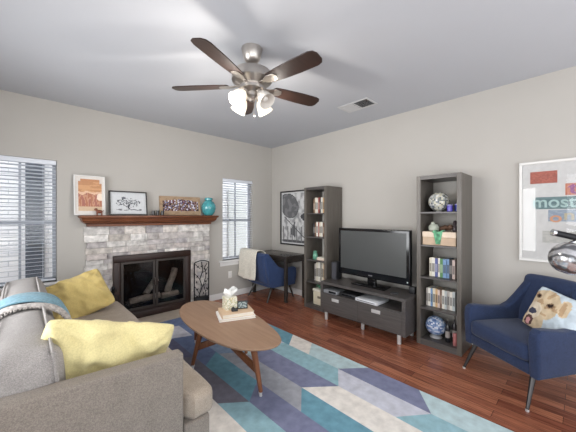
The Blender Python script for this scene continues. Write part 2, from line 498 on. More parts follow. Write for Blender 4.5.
def cushion_mb(x0, x1, y0, y1, z0, z1, r=0.05, crown=0.03, seed=0, n=14, wr=0.006):
    """soft box with rounded edges and crowned faces"""
    b = bmesh.new(); bmesh.ops.create_cube(b, size=2)
    bmesh.ops.subdivide_edges(b, edges=list(b.edges), cuts=n, use_grid_fill=True)
    hx, hy, hz = (x1-x0)/2, (y1-y0)/2, (z1-z0)/2
    cx, cy, cz = (x0+x1)/2, (y0+y1)/2, (z0+z1)/2
    for v in b.verts:
        p = v.co.copy()
        # cosine spacing puts more vertices at the edges
        q = Vector([math.sin(c*PI/2) for c in p])
        w = Vector((q.x*hx, q.y*hy, q.z*hz))
        inner = Vector((max(-hx+r, min(hx-r, w.x)), max(-hy+r, min(hy-r, w.y)), max(-hz+r, min(hz-r, w.z))))
        d = w - inner
        if d.length > 1e-9: w = inner + d.normalized()*r
        cxx, cyy, czz = (1-q.x**2), (1-q.y**2), (1-q.z**2)
        w.x += crown*math.copysign(1, q.x)*abs(q.x)**3*cyy*czz
        w.y += crown*math.copysign(1, q.y)*abs(q.y)**3*cxx*czz
        w.z += crown*math.copysign(1, q.z)*abs(q.z)**3*cxx*cyy
        k = noise.noise_vector(w*5 + Vector((seed, seed*2, 0)))*wr
        v.co = w + k + Vector((cx, cy, cz))
    mb = MB(); return mb.bm(b)

def leg_mb(x0, y0, z0, x1, y1, z1, r0, r1, n=12):
    return MB().tube([(x0, y0, z0), ((x0+x1)/2, (y0+y1)/2, (z0+z1)/2), (x1, y1, z1)], [r0, (r0+r1)/2, r1], n)

def rotm(rx=0, ry=0, rz=0, loc=(0, 0, 0)):
    return Matrix.Translation(loc) @ Matrix.Rotation(rz, 4, 'Z') @ Matrix.Rotation(ry, 4, 'Y') @ Matrix.Rotation(rx, 4, 'X')

#==SETTING==
# ------------------------------------------------------------------ room shell
H = 2.75
XW, YS = -4.75, -6.15          # west and south walls
WZ0, WZ1 = 0.645, 2.06          # window opening heights
W1 = (-3.925, -3.295); W2 = (-1.105, -0.465)
FB = (-2.66, -1.75, 0.06, 0.84)   # firebox hole
T = 0.14
struct('floor', MB().box(XW-T, T, YS-T, 0.7, -0.1, 0), M['floor'])
struct('ceiling', MB().box(XW-T, T, YS-T, T, H, H+0.1), M['ceil'])
w = MB()
w.box(XW-T, W1[0], 0, T, 0, H); w.box(W1[0], W1[1], 0, T, 0, WZ0); w.box(W1[0], W1[1], 0, T, WZ1, H)
w.box(W1[1], FB[0], 0, T, 0, H); w.box(FB[0], FB[1], 0, T, FB[3], H); w.box(FB[0], FB[1], 0, T, 0, FB[2])
w.box(FB[1], W2[0], 0, T, 0, H); w.box(W2[0], W2[1], 0, T, 0, WZ0); w.box(W2[0], W2[1], 0, T, WZ1, H)
w.box(W2[1], T, 0, T, 0, H)
struct('wall_north', w, M['wall'], 0)
struct('wall_east', MB().box(0, T, YS-T, 0, 0, H), M['wall'], 0)
w = MB()
w.box(XW-T, XW, YS-T, -5.9, 0, H); w.box(XW-T, XW, -5.9, -4.0, 2.3, H); w.box(XW-T, XW, -4.0, -3.52, 0, H)
w.box(XW-T, XW, -3.52, -3.29, 0, 0.62); w.box(XW-T, XW, -3.52, -3.29, 2.04, H); w.box(XW-T, XW, -3.29, -2.75, 0, H); w.box(XW-T, XW, -2.75, -.75, 0, .68); w.box(XW-T, XW, -2.75, -.75, 2.06, H); w.box(XW-T, XW, -.75, 0, 0, H)
struct('wall_west', w, M['wall'], 0)
w = MB()
w.box(XW, -4.2, YS-T, YS, 0, H); w.box(-4.2, -0.2, YS-T, YS, 2.4, H); w.box(-0.2, 0, YS-T, YS, 0, H)
struct('wall_south', w, M['wall'], 0)

def base_mb(x0, x1, y0, y1):
    mb = MB(); mb.box(x0, x1, y0, y1, 0, 0.085, 0.003, 1)
    if abs(x1-x0) > abs(y1-y0): mb.box(x0, x1, y0 + .005, y1, 0.085, 0.1, 0.003, 1)
    else: mb.box(x0 + .005, x1, y0, y1, 0.085, 0.1, 0.003, 1)
    return mb
bn = base_mb(-1.372, -0.016, -0.016, 0); bn2 = base_mb(XW, -3.02, -0.016, 0)
bn.add(bn2.v, bn2.f)
struct('baseboard_north', bn, M['trim'])
struct('baseboard_east', base_mb(-0.016, 0, YS, 0), M['trim'])
struct('trim_hearth', MB().box(-3.02, -1.372, -0.40, -0.002, 0.0, 0.006, 0.002, 1), M['tile'])

def window(n, x0, x1, desc):
    root = bpy.data.objects.new('window_%d' % n, None); COL.objects.link(root)
    root.location = ((x0+x1)/2, 0.0, WZ0); tag(root, kind='structure')
    hw = (x1-x0)/2; hh = WZ1-WZ0
    fr = MB(); y0, y1 = 0.085, 0.13
    for a in ((-hw, -hw+.035, 0, hh), (hw-.035, hw, 0, hh), (-hw, hw, 0, .04), (-hw, hw, hh-.04, hh)):
        fr.box(a[0], a[1], y0, y1, a[2], a[3], .004, 1)
    fr.build('window_frame', M['vinyl'], root)
    MB().box(-hw+.035, hw-.035, y0-.01, y1, 0.672, 0.712, .004, 1).build('meeting_rail', M['vinyl'], root)
    MB().box(-.011, .011, y0+.012, y1-.01, .04, hh-.04, .003, 1).build('muntin', M['vinyl'], root)
    MB().box(-hw+.03, hw-.03, .108, .112, .04, hh-.04).build('glass_pane', M['pane'], root, 0)
    MB().box(-hw-.07, hw+.07, -.055, .085, -.026, 0.0, .006, 2).build('window_sill', M['trim'], root)
    MB().box(-hw-.05, hw+.05, -.016, 0, -.095, -.026, .004, 1).build('sill_apron', M['trim'], root)
    return root
window(1, W1[0], W1[1], '')
window(2, W2[0], W2[1], '')

w3 = bpy.data.objects.new('window_3', None); COL.objects.link(w3); w3.location = (XW-.07, -1.75, .68); tag(w3, kind='structure')  # invented unseen window, added to give the sofa-side fill an opening
f3 = MB()
for a in ((-1, -.95, 0, 1.38), (.95, 1, 0, 1.38), (-.95, .95, 0, .05), (-.95, .95, 1.33, 1.38), (-.02, .02, .05, 1.33)):
    f3.box(-.03, .03, a[0], a[1], a[2], a[3], .004, 1)
f3.build('window_frame', M['vinyl'], w3)

# outside, seen between the blind slats
struct('wall_exterior', MB().box(-7.5, 2.5, 1.5, 1.7, -0.2, 2.9), M['brick'], 0)
struct('ground_exterior', MB().box(-7.5, 2.5, 0.7, 1.5, -0.2, -0.12), M['ground'], 0)
win = MB(); win.box(-3.56, -3.345, 1.47, 1.5, 0.2, 2.5, .004, 1)
struct('window_exterior', win, M['ext_dark'])
ep = MB(); ep.box(-0.10, 0.40, 1.44, 1.5, 0.3, 2.02, .01, 1)
struct('trim_exterior', ep, M['ext_grey'])

def blind(x0, x1, label):
    hw = (x1-x0)/2 - .006; hh = WZ1-WZ0
    t = thing('window_blind', label, 'blind', ((x0+x1)/2, 0.042, WZ0), group='white horizontal blinds')
    MB().box(-hw, hw, -.034, .026, hh-.055, hh-.002, .004, 2).build('head_rail', M['blind'], t)
    sl = MB(); n = 30; z = hh-.085
    k = 0
    while z > .06:
        m4 = rotm(R(-9), 0, 0, (0, 0, z))
        sl.box(-hw+.004, hw-.004, -.024, .024, -.0014, .0014, 0, 1, m4); z -= .042
    sl.build('slat_stack', M['blind'], t)
    MB().box(-hw+.003, hw-.003, -.024, .024, .012, .03, .004, 2).build('bottom_rail', M['blind'], t)
    for s in (-1, 1):
        MB().tube([(s*hw*.62, -.026, .03), (s*hw*.62, -.026, hh-.05)], .0022, 6).build('ladder_cord', M['blind'], t)
    MB().tube([(-hw*.85, -.04, .75), (-hw*.85, -.04, hh-.05)], .004, 8).build('tilt_wand', M['blind'], t)
blind(W1[0], W1[1], 'white slatted blind in the window behind the grey sofa')
blind(W2[0], W2[1], 'white slatted blind in the small window beside the desk')

# ceiling vent
t = thing('ceiling_vent', 'white rectangular air vent set flush in the ceiling', 'vent', (-0.645, -2.365, H-.001), R(0))
vf = MB(); a, b_ = .125, .205
vf.box(-a, a, -b_, -b_+.025, -.008, 0, .002, 1); vf.box(-a, a, b_-.025, b_, -.008, 0, .002, 1)
vf.box(-a, -a+.025, -b_+.025, b_-.025, -.008, 0, .002, 1); vf.box(a-.025, a, -b_+.025, b_-.025, -.008, 0, .002, 1)
vf.box(-a+.025, a-.025, -.006, .006, -.008, 0, .001, 1)
vf.build('vent_frame', M['vent'], t)
MB().box(-a+.02, a-.02, -b_+.02, b_-.02, -.0018, -.0002).build('duct_opening', M['vent_dark'], t, 0)
for s, ang in ((-1, 38), (1, -38)):
    lv = MB()
    for k in range(9):
        lv.box(-a+.025, a-.025, -.008, .008, -.0006, .0006, 0, 1, rotm(R(ang), 0, 0, (0, s*.01+s*(.012+k*.0185), -.0055)))
    lv.build('louver_bank', M['vent'], t)

# outlet
t = thing('wall_outlet', 'white double power outlet plate low on the wall under the small window', 'outlet', (-0.958, -0.001, 0.388))
MB().box(-.037, .037, -.006, 0, -.06, .06, .003, 2).build('cover_plate', M['outlet'], t)
for s in (-1, 1):
    MB().box(-.017, .017, -.009, -.006, s*.024-.015, s*.024+.015, .004, 2).build('socket', M['trim'], t)

#==FIREPLACE==
# ------------------------------------------------------------------ fireplace
fp = thing('fireplace', 'built-in fireplace with whitewashed stone surround and glass doors', 'fireplace', (-2.195, 0, 0))
OX = 2.195
stone = MB()
rs = random.Random(11)
tones = [(196, 190, 186), (186, 180, 177), (208, 204, 200), (178, 172, 171), (190, 181, 177), (202, 195, 189), (170, 165, 166), (194, 187, 180), (214, 210, 206)]
z = 0.0
while z < 1.279:
    hh = min(rs.choice((0.06, 0.075, 0.09, 0.105)), 1.28 - z)
    if 1.28 - z - hh < 0.05: hh = 1.28 - z
    x = -3.02 + rs.uniform(-.025, .03)
    xe = -1.372 + rs.uniform(-.012, .006)
    while x < xe - .02:
        ww = rs.uniform(.10, .30); x1 = min(x + ww, xe)
        if xe - x1 < .09: x1 = xe
        c = rs.choice(tones); j = rs.uniform(.94, 1.06)
        c = rgb(*[max(0, min(255, k*j)) for k in c])
        pieces = [(x, x1)]
        if z + hh > 0.0 and z < .885:          # leave the frame opening clear
            pieces = []
            if x < -2.738: pieces.append((x, min(x1, -2.738)))
            if x1 > -1.69: pieces.append((max(x, -1.69), x1))
        z1 = z + hh
        for pa, pb in pieces:
            if pb - pa < .012: continue
            d = rs.uniform(.036, .062)
            z0c = z
            stone.col(c)
            if z < .885 < z1 and (pa < -1.69 and pb > -2.738): z0c = .885
            stone.box(pa+OX+.001, pb+OX-.001, -d, -.0005, z0c+.001, z1-.001, .005, 1)
        # the part of a course above the frame
        if z < .885 < z1 and not (x1 < -2.738 or x > -1.69):
            pa, pb = max(x, -2.738), min(x1, -1.69)
            if pb - pa > .02 and z1 - .885 > .012:
                stone.col(c); stone.box(pa+OX+.002, pb+OX-.002, -.045, -.0005, .887, z1-.002, .005, 1)
        x = x1
    z += hh
stone.build('stone_surround', M['stone'], fp)
g = MB(); g.box(-3.005+OX, -2.738+OX, -.036, -.001, 0, 1.278); g.box(-1.69+OX, -1.385+OX, -.036, -.001, 0, 1.278); g.box(-2.738+OX, -1.69+OX, -.036, -.001, .885, 1.278)
g.build('mortar_bed', pm(176, 171, 166, .95), fp, 0)
# firebox lining
lx = MB(); x0, x1, z0, z1 = FB[0]+OX, FB[1]+OX, FB[2], FB[3]
lx.box(x0+.001, x0+.02, 0.0, .5, z0+.001, z1-.001); lx.box(x1-.02, x1-.001, 0.0, .5, z0+.001, z1-.001)
lx.box(x0+.001, x1-.001, .48, .52, z0+.001, z1-.001); lx.box(x0+.001, x1-.001, .0, .5, z0+.001, z0+.02); lx.box(x0+.001, x1-.001, .0, .5, z1-.02, z1-.001)
lx.build('firebox', M['soot'], fp, 0)
# bronze frame
fr = MB(); fx0, fx1, fz = -2.735+OX, -1.693+OX, .882
fr.box(fx0, fx1, -.06, -.001, fz-.085, fz, .006, 2); fr.box(fx0, fx0+.085, -.06, -.001, .008, fz-.085, .006, 2)
fr.box(fx1-.085, fx1, -.06, -.001, .008, fz-.085, .006, 2); fr.box(fx0+.085, fx1-.085, -.06, -.001, .008, .10, .006, 2)
fr.box(fx0+.085, fx1-.085, -.05, -.03, .10, .125, .003, 1)
fr.build('metal_frame', M['bronze'], fp)
xm = (fx0+fx1)/2
for s in (-1, 1):
    a0, a1 = (fx0+.088, xm-.004) if s < 0 else (xm+.004, fx1-.088)
    d = MB(); zb, zt = .13, fz-.088; k = .03
    d.box(a0, a0+k, -.066, -.045, zb, zt, .003, 1); d.box(a1-k, a1, -.066, -.045, zb, zt, .003, 1)
    d.box(a0+k, a1-k, -.066, -.045, zb, zb+k, .003, 1); d.box(a0+k, a1-k, -.066, -.045, zt-k, zt, .003, 1)
    do = d.build('glass_door', M['bronze_door'], fp)
    MB().box(a0+k, a1-k, -.058, -.054, zb+k, zt-k).build('pane', M['fire_pane'], do, 0)
    hx = a1-.015 if s < 0 else a0+.015
    MB().tube([(hx, -.066, .43), (hx, -.085, .435), (hx, -.085, .505), (hx, -.066, .51)], .006, 8).build('handle', M['bronze'], do)

# grate with logs behind the doors
gr = MB()
for k in range(7):
    x = -2.52 + k*.105
    gr.tube([(x, .03, .17), (x, .36, .17), (x, .40, .25)], .008, 6)
for y in (.06, .33): gr.tube([(-2.55, y, .165), (-1.86, y, .165)], .009, 6)
for x in (-2.5, -1.9):
    for y in (.06, .33): gr.tube([(x, y, .08), (x, y, .165)], .01, 6)
solo('fire_grate', gr, M['iron'], 'black iron grate holding the logs inside the fireplace', 'grate')
def log(name, p0, p1, r, label):
    p0, p1 = Vector(p0), Vector(p1); mb = MB()
    pts, rr = [], []
    for i in range(9):
        t_ = i/8; p = p0.lerp(p1, t_)
        p += noise.noise_vector(p*6)*.012; pts.append(p); rr.append(r*(1+.18*noise.noise(p*9)))
    mb.tube(pts, rr, 10)
    solo(name, mb, M['log'], label, 'log', group='logs in the fireplace')
log('fire_log', (-2.52, .10, .225), (-2.10, .13, .228), .045, 'pale ashen log lying flat behind the left glass door')
log('fire_log', (-2.09, .08, .222), (-1.83, .12, .225), .042, 'pale ashen log lying flat behind the right glass door')
log('fire_log', (-2.26, .23, .25), (-2.08, .30, .44), .045, 'ashen log standing aslant behind the middle of the fireplace doors')
log('fire_log', (-1.96, .20, .235), (-1.80, .30, .56), .048, 'ashen log leaning steeply behind the right glass door')

# mantel shelf
ml = thing('mantel_shelf', 'reddish brown oak mantel shelf with crown moulding above the stone surround', 'mantel', (-2.195, 0, 1.29))
def frustum(mb, xa, xb, ya, za, xc, xd, yb, zb):
    vs = [(xa, 0, za), (xb, 0, za), (xb, ya, za), (xa, ya, za), (xc, 0, zb), (xd, 0, zb), (xd, yb, zb), (xc, yb, zb)]
    mb.add(vs, [(0, 1, 2, 3), (4, 5, 6, 7), (0, 1, 5, 4), (1, 2, 6, 5), (2, 3, 7, 6), (3, 0, 4, 7)])
MB().box(-.905, .905, -.205, -.001, .098, .128, .008, 2).build('shelf_board', M['mantel'], ml)
c = MB(); prof = [(0, .0), (.02, -.0105), (.022, .018), (.05, .03), (.075, .055), (.085, .085), (.092, .0975)]
for (o0, z0), (o1, z1) in zip(prof[1:-1], prof[2:]):
    frustum(c, -.80-o0, .80+o0, -.085-o0*1.1, z0+.001, -.80-o1, .80+o1, -.085-o1*1.1, z1)
c.build('crown_moulding', M['mantel'], ml, 25)

#==MANTEL ITEMS==
ZM = 1.4185
def framed(name, w, h, x, y, z, lean, rz, fm, border, depth, fn, nx, ny, label, cat, mat='print', mount=None, glass=False):
    """picture whose base centre is at x,y,z; lean tips the top back (towards +y local)"""
    t = thing(name, label, cat, (x, y, z+depth/2*math.sin(R(lean))+.0005), rot=(R(-lean), 0, rz))
    f = MB()
    f.box(-w/2, w/2, -depth/2, depth/2, 0, border, .002, 1); f.box(-w/2, w/2, -depth/2, depth/2, h-border, h, .002, 1)
    f.box(-w/2, -w/2+border, -depth/2, depth/2, border, h-border, .002, 1); f.box(w/2-border, w/2, -depth/2, depth/2, border, h-border, .002, 1)
    f.build('frame', fm, t)
    MB().box(-w/2+border*.6, w/2-border*.6, 0, depth/2-.001, border*.6, h-border*.6).build('backing_board', M['black_frame'], t, 0)
    art(MB(), w-2*border, h-2*border, fn, nx, ny, Matrix.Translation((0, -.001, border))).build('art_print', M[mat], t, 0)
    if glass:
        MB().box(-w/2+border*.9, w/2-border*.9, -.006, -.004, border*.9, h-border*.9).build('glass_pane', M['pane'], t, 0)
    return t

def nz(u, v, s=6, k=0): return noise.noise(Vector((u*s + k*7.3, v*s, k*1.7)))

def f_orange(u, v):
    if u < .1 or u > .92 or v < .09 or v > .93: return rgb(218, 212, 206)
    e = nz(u, v, 5, 1)*.05
    if math.hypot((u-.86)/.12, (v-.46)/.1) < 1: return rgb(238, 220, 202)
    if v > .60 + e:
        k = nz(u*.4, v*3, 5, 2)
        if v > .84 + e + .25*abs(u-.5)**1.5*0 and abs(u-.52) > .34: return rgb(212, 205, 198)
        return rgb(206, 158, 118) if k > .05 else rgb(190, 140, 104)
    if v > .54 + e*2: return rgb(222, 186, 158)
    if v < .2: return rgb(206, 180, 152)
    k = nz(u*2.0, v*.7, 6, 3)
    return rgb(176, 120, 96) if k > .1 else (rgb(196, 148, 122) if k > -.15 else rgb(168, 112, 100))
framed('framed_art_print', .32, .49, -2.985, -.085, ZM, 4.5, R(2), M['white_frame'], .014, .02, f_orange, 40, 60, 'white framed abstract print in orange and peach at left end of the mantel', 'picture')

def f_tree(u, v):
    bg = rgb(206, 208, 210)
    if u < .05 or u > .95 or v < .07 or v > .93: return rgb(196, 198, 200)
    if v < .24 and v > .15 and .16 < u < .86 and nz(u, v*3, 9, 4) > -.1: return rgb(120, 122, 126)
    if abs(u-.52 - .04*math.sin(v*14)) < .025 and .2 < v < .45: return rgb(70, 72, 78)
    d = math.hypot((u-.50)/.36, (v-.52)/.22)
    if d < 1 and nz(u*1.6, v*1.2, 22, 5) + .4*nz(u, v, 50, 15) > -.12 + .3*d: return rgb(84, 86, 92)
    if math.hypot((u-.36)/.06, (v-.74)/.05) < 1: return rgb(110, 112, 118)
    return bg
framed('framed_tree_drawing', 0.455, .325, -2.552, -.07, ZM, 9, R(-1), M['black_frame'], .016, .022, f_tree, 96, 64, 'black framed grey ink drawing of a tree on the mantel', 'picture')

def f_crowd(u, v):
    base = rgb(166, 142, 116) if nz(u, v, 8, 6) > -.2 else rgb(152, 128, 104)
    if .07 < u < .94 and abs(v-.47-.06*math.sin(u*3)) < .32 - .14*abs(u-.5):
        k = nz(u*2.4, v, 11, 7); d = abs(v-.5)
        if k > .28: return rgb(218, 214, 220)
        if k > .14: return rgb(112, 120, 158)
        if k > .02: return rgb(138, 92, 86)
        if k > -.28: return rgb(62, 48, 50)
    return base
t = thing('canvas_painting', 'brown unframed canvas painting with a crowded blue and white band on the mantel', 'picture', (-1.84, -.06, ZM+.004), rot=(R(-8), 0, R(-1)))
MB().box(-.31, .31, 0.0, .024, 0, .285, .002, 1).build('stretched_canvas', pm(160, 138, 112, .9), t)
art(MB(), .62, .285, f_crowd, 90, 40, Matrix.Translation((0, -.0008, 0))).build('painted_face', M['print'], t, 0)

# brown animal figurine in front of the orange print
fg = MB()
fg.sphere((0, 0, .045), .026, 14, 10, (1.35, .8, .85)); fg.sphere((-.036, 0, .072), .016, 12, 8, (1.1, .8, 1))
fg.tube([(-.022, 0, .052), (-.032, 0, .066)], [.014, .012], 8)
for sx in (-1, 1):
    for sy in (-1, 1): fg.tube([(sx*.022, sy*.01, .042), (sx*.024, sy*.011, 0)], [.008, .006], 8)
fg.tube([(.032, 0, .05), (.046, 0, .062), (.05, 0, .05)], [.004, .004, .002], 6)
solo('animal_figurine', fg, M['brown'], 'tiny brown four legged figurine in front of the orange print', 'figurine', (-2.90, -.145, ZM))

for i, (x, hgt, lab) in enumerate(((-2.262, .066, 'dark votive cup nearest the black framed tree drawing'),
                                  (-2.205, .070, 'dark votive cup in the middle of three on the mantel'),
                                  (-2.140, .066, 'dark votive cup nearest the brown canvas painting'))):
    cp = MB(); cp.lathe([(.018, 0), (.022, .004), (.023, hgt), (.020, hgt), (.019, .012), (.002, .011)], 18)
    solo('votive_cup', cp, M['dark_cup'], lab, 'cup', (x, -.12, ZM), group='dark votive cups on the mantel')

vt = thing('turquoise_vase', 'round turquoise lidded ceramic jar at right end of the mantel', 'vase', (-1.415, -.10, ZM))
MB().lathe([(.05, 0), (.06, .006), (.095, .05), (.113, .115), (.109, .16), (.085, .21), (.05, .235), (.045, .242), (.002, .242)], 32).build('jar_body', M['teal'], vt)
MB().lathe([(.048, .2425), (.062, .246), (.064, .27), (.055, .282), (.022, .289), (.002, .29)], 28).build('jar_lid', M['teal'], vt)

# wrought iron branch panel right of the firebox
pn = thing('iron_fire_panel', 'folded black wrought iron screen with branch tracery beside the firebox', 'fire screen', (-1.56, -.15, 0.006), rz=R(-4))
f = MB(); hw, ph = .115, .70
top = [(-hw, 0, ph-.02)] + [(-hw + 2*hw*i/8, 0, ph - .02 + .03*math.sin(PI*i/8)) for i in range(1, 8)] + [(hw, 0, ph-.02)]
f.tube(top, .008, 6); f.tube([(-hw, 0, 0), (-hw, 0, ph-.02)], .009, 6); f.tube([(hw, 0, 0), (hw, 0, ph-.02)], .009, 6)
f.tube([(-hw, 0, .05), (hw, 0, .05)], .008, 6)
for s in (-1, 1): f.tube([(s*hw, -.05, .0), (s*hw, .05, .0)], .006, 6)
f.build('outer_frame', M['iron'], pn)
br = MB()
def branch(pts, r): br.tube([(x, 0, z) for x, z in pts], r, 5)
branch([(-.02, .05), (-.04, .18), (.01, .30), (-.03, .42), (.02, .55), (0, .69)], .008)
branch([(.05, .05), (.07, .2), (.03, .33), (.07, .46), (.05, .6), (.09, .66)], .006)
for a, b_ in (((-.035, .2), (-.11, .32)), ((0, .30), (.10, .42)), ((-.03, .42), (-.11, .52)), ((.01, .52), (.10, .6)), ((.06, .22), (.11, .3)), ((-.03, .12), (-.11, .2)), ((-.02, .58), (-.1, .66)), ((.05, .12), (.11, .16))):
    m_ = ((a[0]+b_[0])/2+.012, (a[1]+b_[1])/2-.015); branch([a, m_, b_], .005)
for x, z, a in ((-.07, .27, .6), (.06, .38, 2.2), (-.07, .47, .9), (.05, .57, 2.4), (-.075, .16, .5), (.085, .26, 2.0), (-.06, .62, .7), (.08, .5, 1.2), (-.08, .38, 1.8), (.0, .62, .4), (.03, .2, 1.1)):
    br.add([(x+math.cos(a)*.028, -.002, z+math.sin(a)*.028), (x+math.cos(a+1.57)*.011, -.005, z+math.sin(a+1.57)*.011), (x-math.cos(a)*.028, -.002, z-math.sin(a)*.028), (x-math.cos(a+1.57)*.011, -.005, z-math.sin(a+1.57)*.011),
            (x, .004, z)], [(0, 1, 2, 3), (0, 4, 1), (1, 4, 2), (2, 4, 3), (3, 4, 0)])
br.build('branch_tracery', M['iron'], pn)
MB().box(-hw+.01, hw-.01, -.05, .04, 0.012, .15, .01, 2).build('ash_box', M['iron'], pn)

# andiron style tool stand at the left of the doors
ts = thing('fire_tool_stand', 'small black iron fire tool stand with leafy finial left of the glass doors', 'tool stand', (-2.77, -.23, 0.006))
MB().lathe([(.075, 0), (.078, .008), (.06, .02), (.02, .03), (.008, .04)], 20).build('base', M['iron'], ts)
MB().tube([(0, 0, .03), (0, 0, .47)], .007, 8).build('post', M['iron'], ts)
fi = MB(); fi.sphere((0, 0, .50), .022, 14, 10, (1, 1, 1.5))
for k in range(6):
    a = k*PI/3
    fi.tube([(0, 0, .44), (.035*math.cos(a), .035*math.sin(a), .465), (.045*math.cos(a), .045*math.sin(a), .50)], [.006, .006, .002], 6)
fi.build('finial', M['iron'], ts)
for k, a in enumerate((R(200), R(-20), R(270))):
    x, y = .055*math.cos(a), .055*math.sin(a)
    MB().tube([(0, 0, .42), (x, y, .41), (x, y, .10)], .005, 6).build('poker', M['iron'], ts)

#==FAN==
fan = thing('ceiling_fan', 'five blade walnut ceiling fan with brushed nickel motor and glass shades', 'ceiling fan', (-2.25, -2.42, 2.43))
MB().lathe([(.022, .20), (.05, .215), (.068, .245), (.078, .285), (.084, .319)], 32).build('canopy', M['nickel'], fan)
MB().lathe([(.013, .135), (.013, .22)], 16).build('downrod', M['nickel'], fan)
MB().lathe([(.03, .148), (.10, .143), (.150, .128), (.160, .10), (.160, .060), (.142, .045), (.10, .03), (.09, .02)], 40).build('motor_housing', M['nickel'], fan)
MB().lathe([(.088, .022), (.10, .01), (.098, -.012), (.07, -.022), (.05, -.035), (.055, -.045), (.052, -.065), (.03, -.08), (.02, -.1), (.004, -.105)], 32).build('light_kit_hub', M['nickel'], fan)
for k in range(5):
    a = R(-12 + 72*k)
    m4 = rotm(R(-12), 0, 0, (0, 0, .024)); mz = Matrix.Rotation(a, 4, 'Z')
    out = [(.20, -.052), (.30, -.062), (.45, -.070), (.60, -.070), (.635, -.058), (.652, -.03), (.652, .03), (.635, .058), (.60, .070), (.45, .070), (.30, .062), (.20, .052), (.185, .03), (.185, -.03)]
    bl = MB().prism(out, -.004, .004, 'z', .0015, 1, mz @ m4).build('blade', M['blade'], fan)
    ir = MB(); ir.box(.09, .17, -.014, .014, -.012, -.004, .002, 1, mz @ rotm(0, 0, 0, (0, 0, .03)))
    plate = [(.15, -.022), (.20, -.042), (.255, -.032), (.27, 0), (.255, .032), (.20, .042), (.15, .022)]
    ir.prism(plate, -.0095, -.0045, 'z', .001, 1, mz @ m4)
    ir.build('blade_iron', M['nickel'], bl)
for k, (ang, lit) in enumerate(((189, True), (279, False), (9, True), (99, True))):
    a = R(ang); mz = Matrix.Rotation(a, 4, 'Z')
    arm = MB().tube([mz @ Vector(p) for p in ((.045, 0, -.05), (.07, 0, -.047), (.086, 0, -.055))], .009, 8)
    ao = arm.build('shade_arm', M['nickel'], fan)
    mt = mz @ Matrix.Translation((.08, 0, -.047)) @ Matrix.Rotation(R(-42), 4, 'Y') @ Matrix.Scale(1.06, 4)
    MB().lathe([(.021, .012), (.024, .004), (.024, -.014), (.021, -.02)], 20, mat=mt).build('socket_cup', M['nickel'], ao)
    so = MB().lathe([(.022, -.016), (.032, -.028), (.045, -.050), (.052, -.075), (.055, -.10), (.062, -.122), (.0595, -.122), (.052, -.10), (.049, -.075), (.042, -.050), (.029, -.030), (.019, -.019)], 28, mat=mt, cap=False).build('glass_shade', M['shade_on'] if lit else M['shade_off'], fan)
    MB().lathe([(.003, -.02), (.014, -.03), (.02, -.055), (.024, -.075), (.02, -.095), (.008, -.104), (.002, -.105)], 16, mat=mt).build('bulb', M['bulb'] if lit else M['shade_off'], so)
    if lit:
        pl_ = bpy.data.lights.new('bulb_light', 'POINT'); pl_.energy = 12; pl_.color = (1.0, .94, .86); pl_.shadow_soft_size = .035
        po = bpy.data.objects.new('bulb_light', pl_); COL.objects.link(po); po.parent = fan
        po.location = mt @ Vector((0, 0, -.165))
pc = MB(); pc.tube([(0.01, -.015, -.10), (.01, -.015, -.205)], .0018, 6); pc.lathe([(.002, 0), (.006, -.008), (.006, -.02), (.002, -.026)], 10, .01, -.015, -.203)
pc.build('pull_chain', M['nickel'], fan)

#==RUG==
CB = [-1.27, -1.487, -1.70, -1.932, -2.14, -2.345, -2.53, -2.74, -2.95, -3.16, -3.37, -3.58, -3.72]
A_ = (192, 212, 216); TL = (154, 190, 200); DT = (116, 162, 180); PU = (132, 136, 164); DP = (112, 114, 140); LV = (206, 207, 218); CR = (235, 229, 222)
GY = (168, 170, 178); NV = (116, 131, 166); DG = (126, 124, 136); LB = (142, 160, 186)
# each column: list of (colour, end-at-right-edge, end-at-left-edge); y runs from the far end (-0.42) to the near end (-3.95)
YF, YN = -0.42, -3.95
cols = [
 [(LV, -.95, -.78), (TL, -1.30, -1.48), (DT, -1.89, -2.05), (CR, -2.19, -2.34), (A_, -2.885, -2.702), (PU, -3.337, -3.509), (A_, YN, YN)],
 [(NV, -.78, -.95), (CR, -1.48, -1.30), (LV, -1.98, -1.80), (TL, -2.702, -2.863), (LV, -3.509, -3.348), (TL, YN, YN)],
 [(TL, -.95, -.78), (PU, -1.42, -1.60), (A_, -1.80, -1.98), (PU, -2.863, -2.667), (CR, YN-.0, YN)],
 [(NV, -1.45, -1.30), (LB, -1.85, -1.70), (GY, -2.667, -2.861), (DT, -3.60, -3.42), (LV, YN, YN)],
 [(NV, -.70, -.62), (LV, -1.10, -1.02), (NV, -1.645, -1.82), (DT, -2.345, -2.518), (PU, -3.42, -3.24), (A_, YN, YN)],
 [(LB, -.62, -.80), (LV, -1.02, -1.18), (DP, -1.60, -1.45), (DG, -2.518, -2.371), (TL, -3.24, -3.42), (CR, YN, YN)],
 [(CR, -.90, -.72), (NV, -1.45, -1.62), (DT, -2.15, -2.0), (CR, -2.95, -3.1), (LB, YN, YN)],
]
for k in range(7, 12):
    base = cols[(k*3) % 6]
    sh = .13*(k-6)
    cols.append([(c, (a if a == YN else max(YN+.05, a+.1)), (b if b == YN else max(YN+.05, b+.1))) for c, a, b in base])
rug = MB()
ZR = .011
for k, colm in enumerate(cols):
    xr, xl = CB[k], CB[k+1]
    pr_, pl_ = YF, YF
    for c, er, el in colm:
        if er > pr_ - .01 or el > pl_ - .01:
            continue
        n = max(1, int((pr_-er)/.25))
        rug.col(rgb(*c))
        for i in range(n):
            a0, a1 = i/n, (i+1)/n
            rug.add([(xr, pr_+(er-pr_)*a0, ZR), (xr, pr_+(er-pr_)*a1, ZR), (xl, pl_+(el-pl_)*a1, ZR), (xl, pl_+(el-pl_)*a0, ZR)], [(0, 1, 2, 3)])
        pr_, pl_ = er, el
rg = thing('area_rug', 'large area rug of blue, teal, grey and cream chevron bands under the coffee table', 'rug', (-2.5, -2.2, 0))
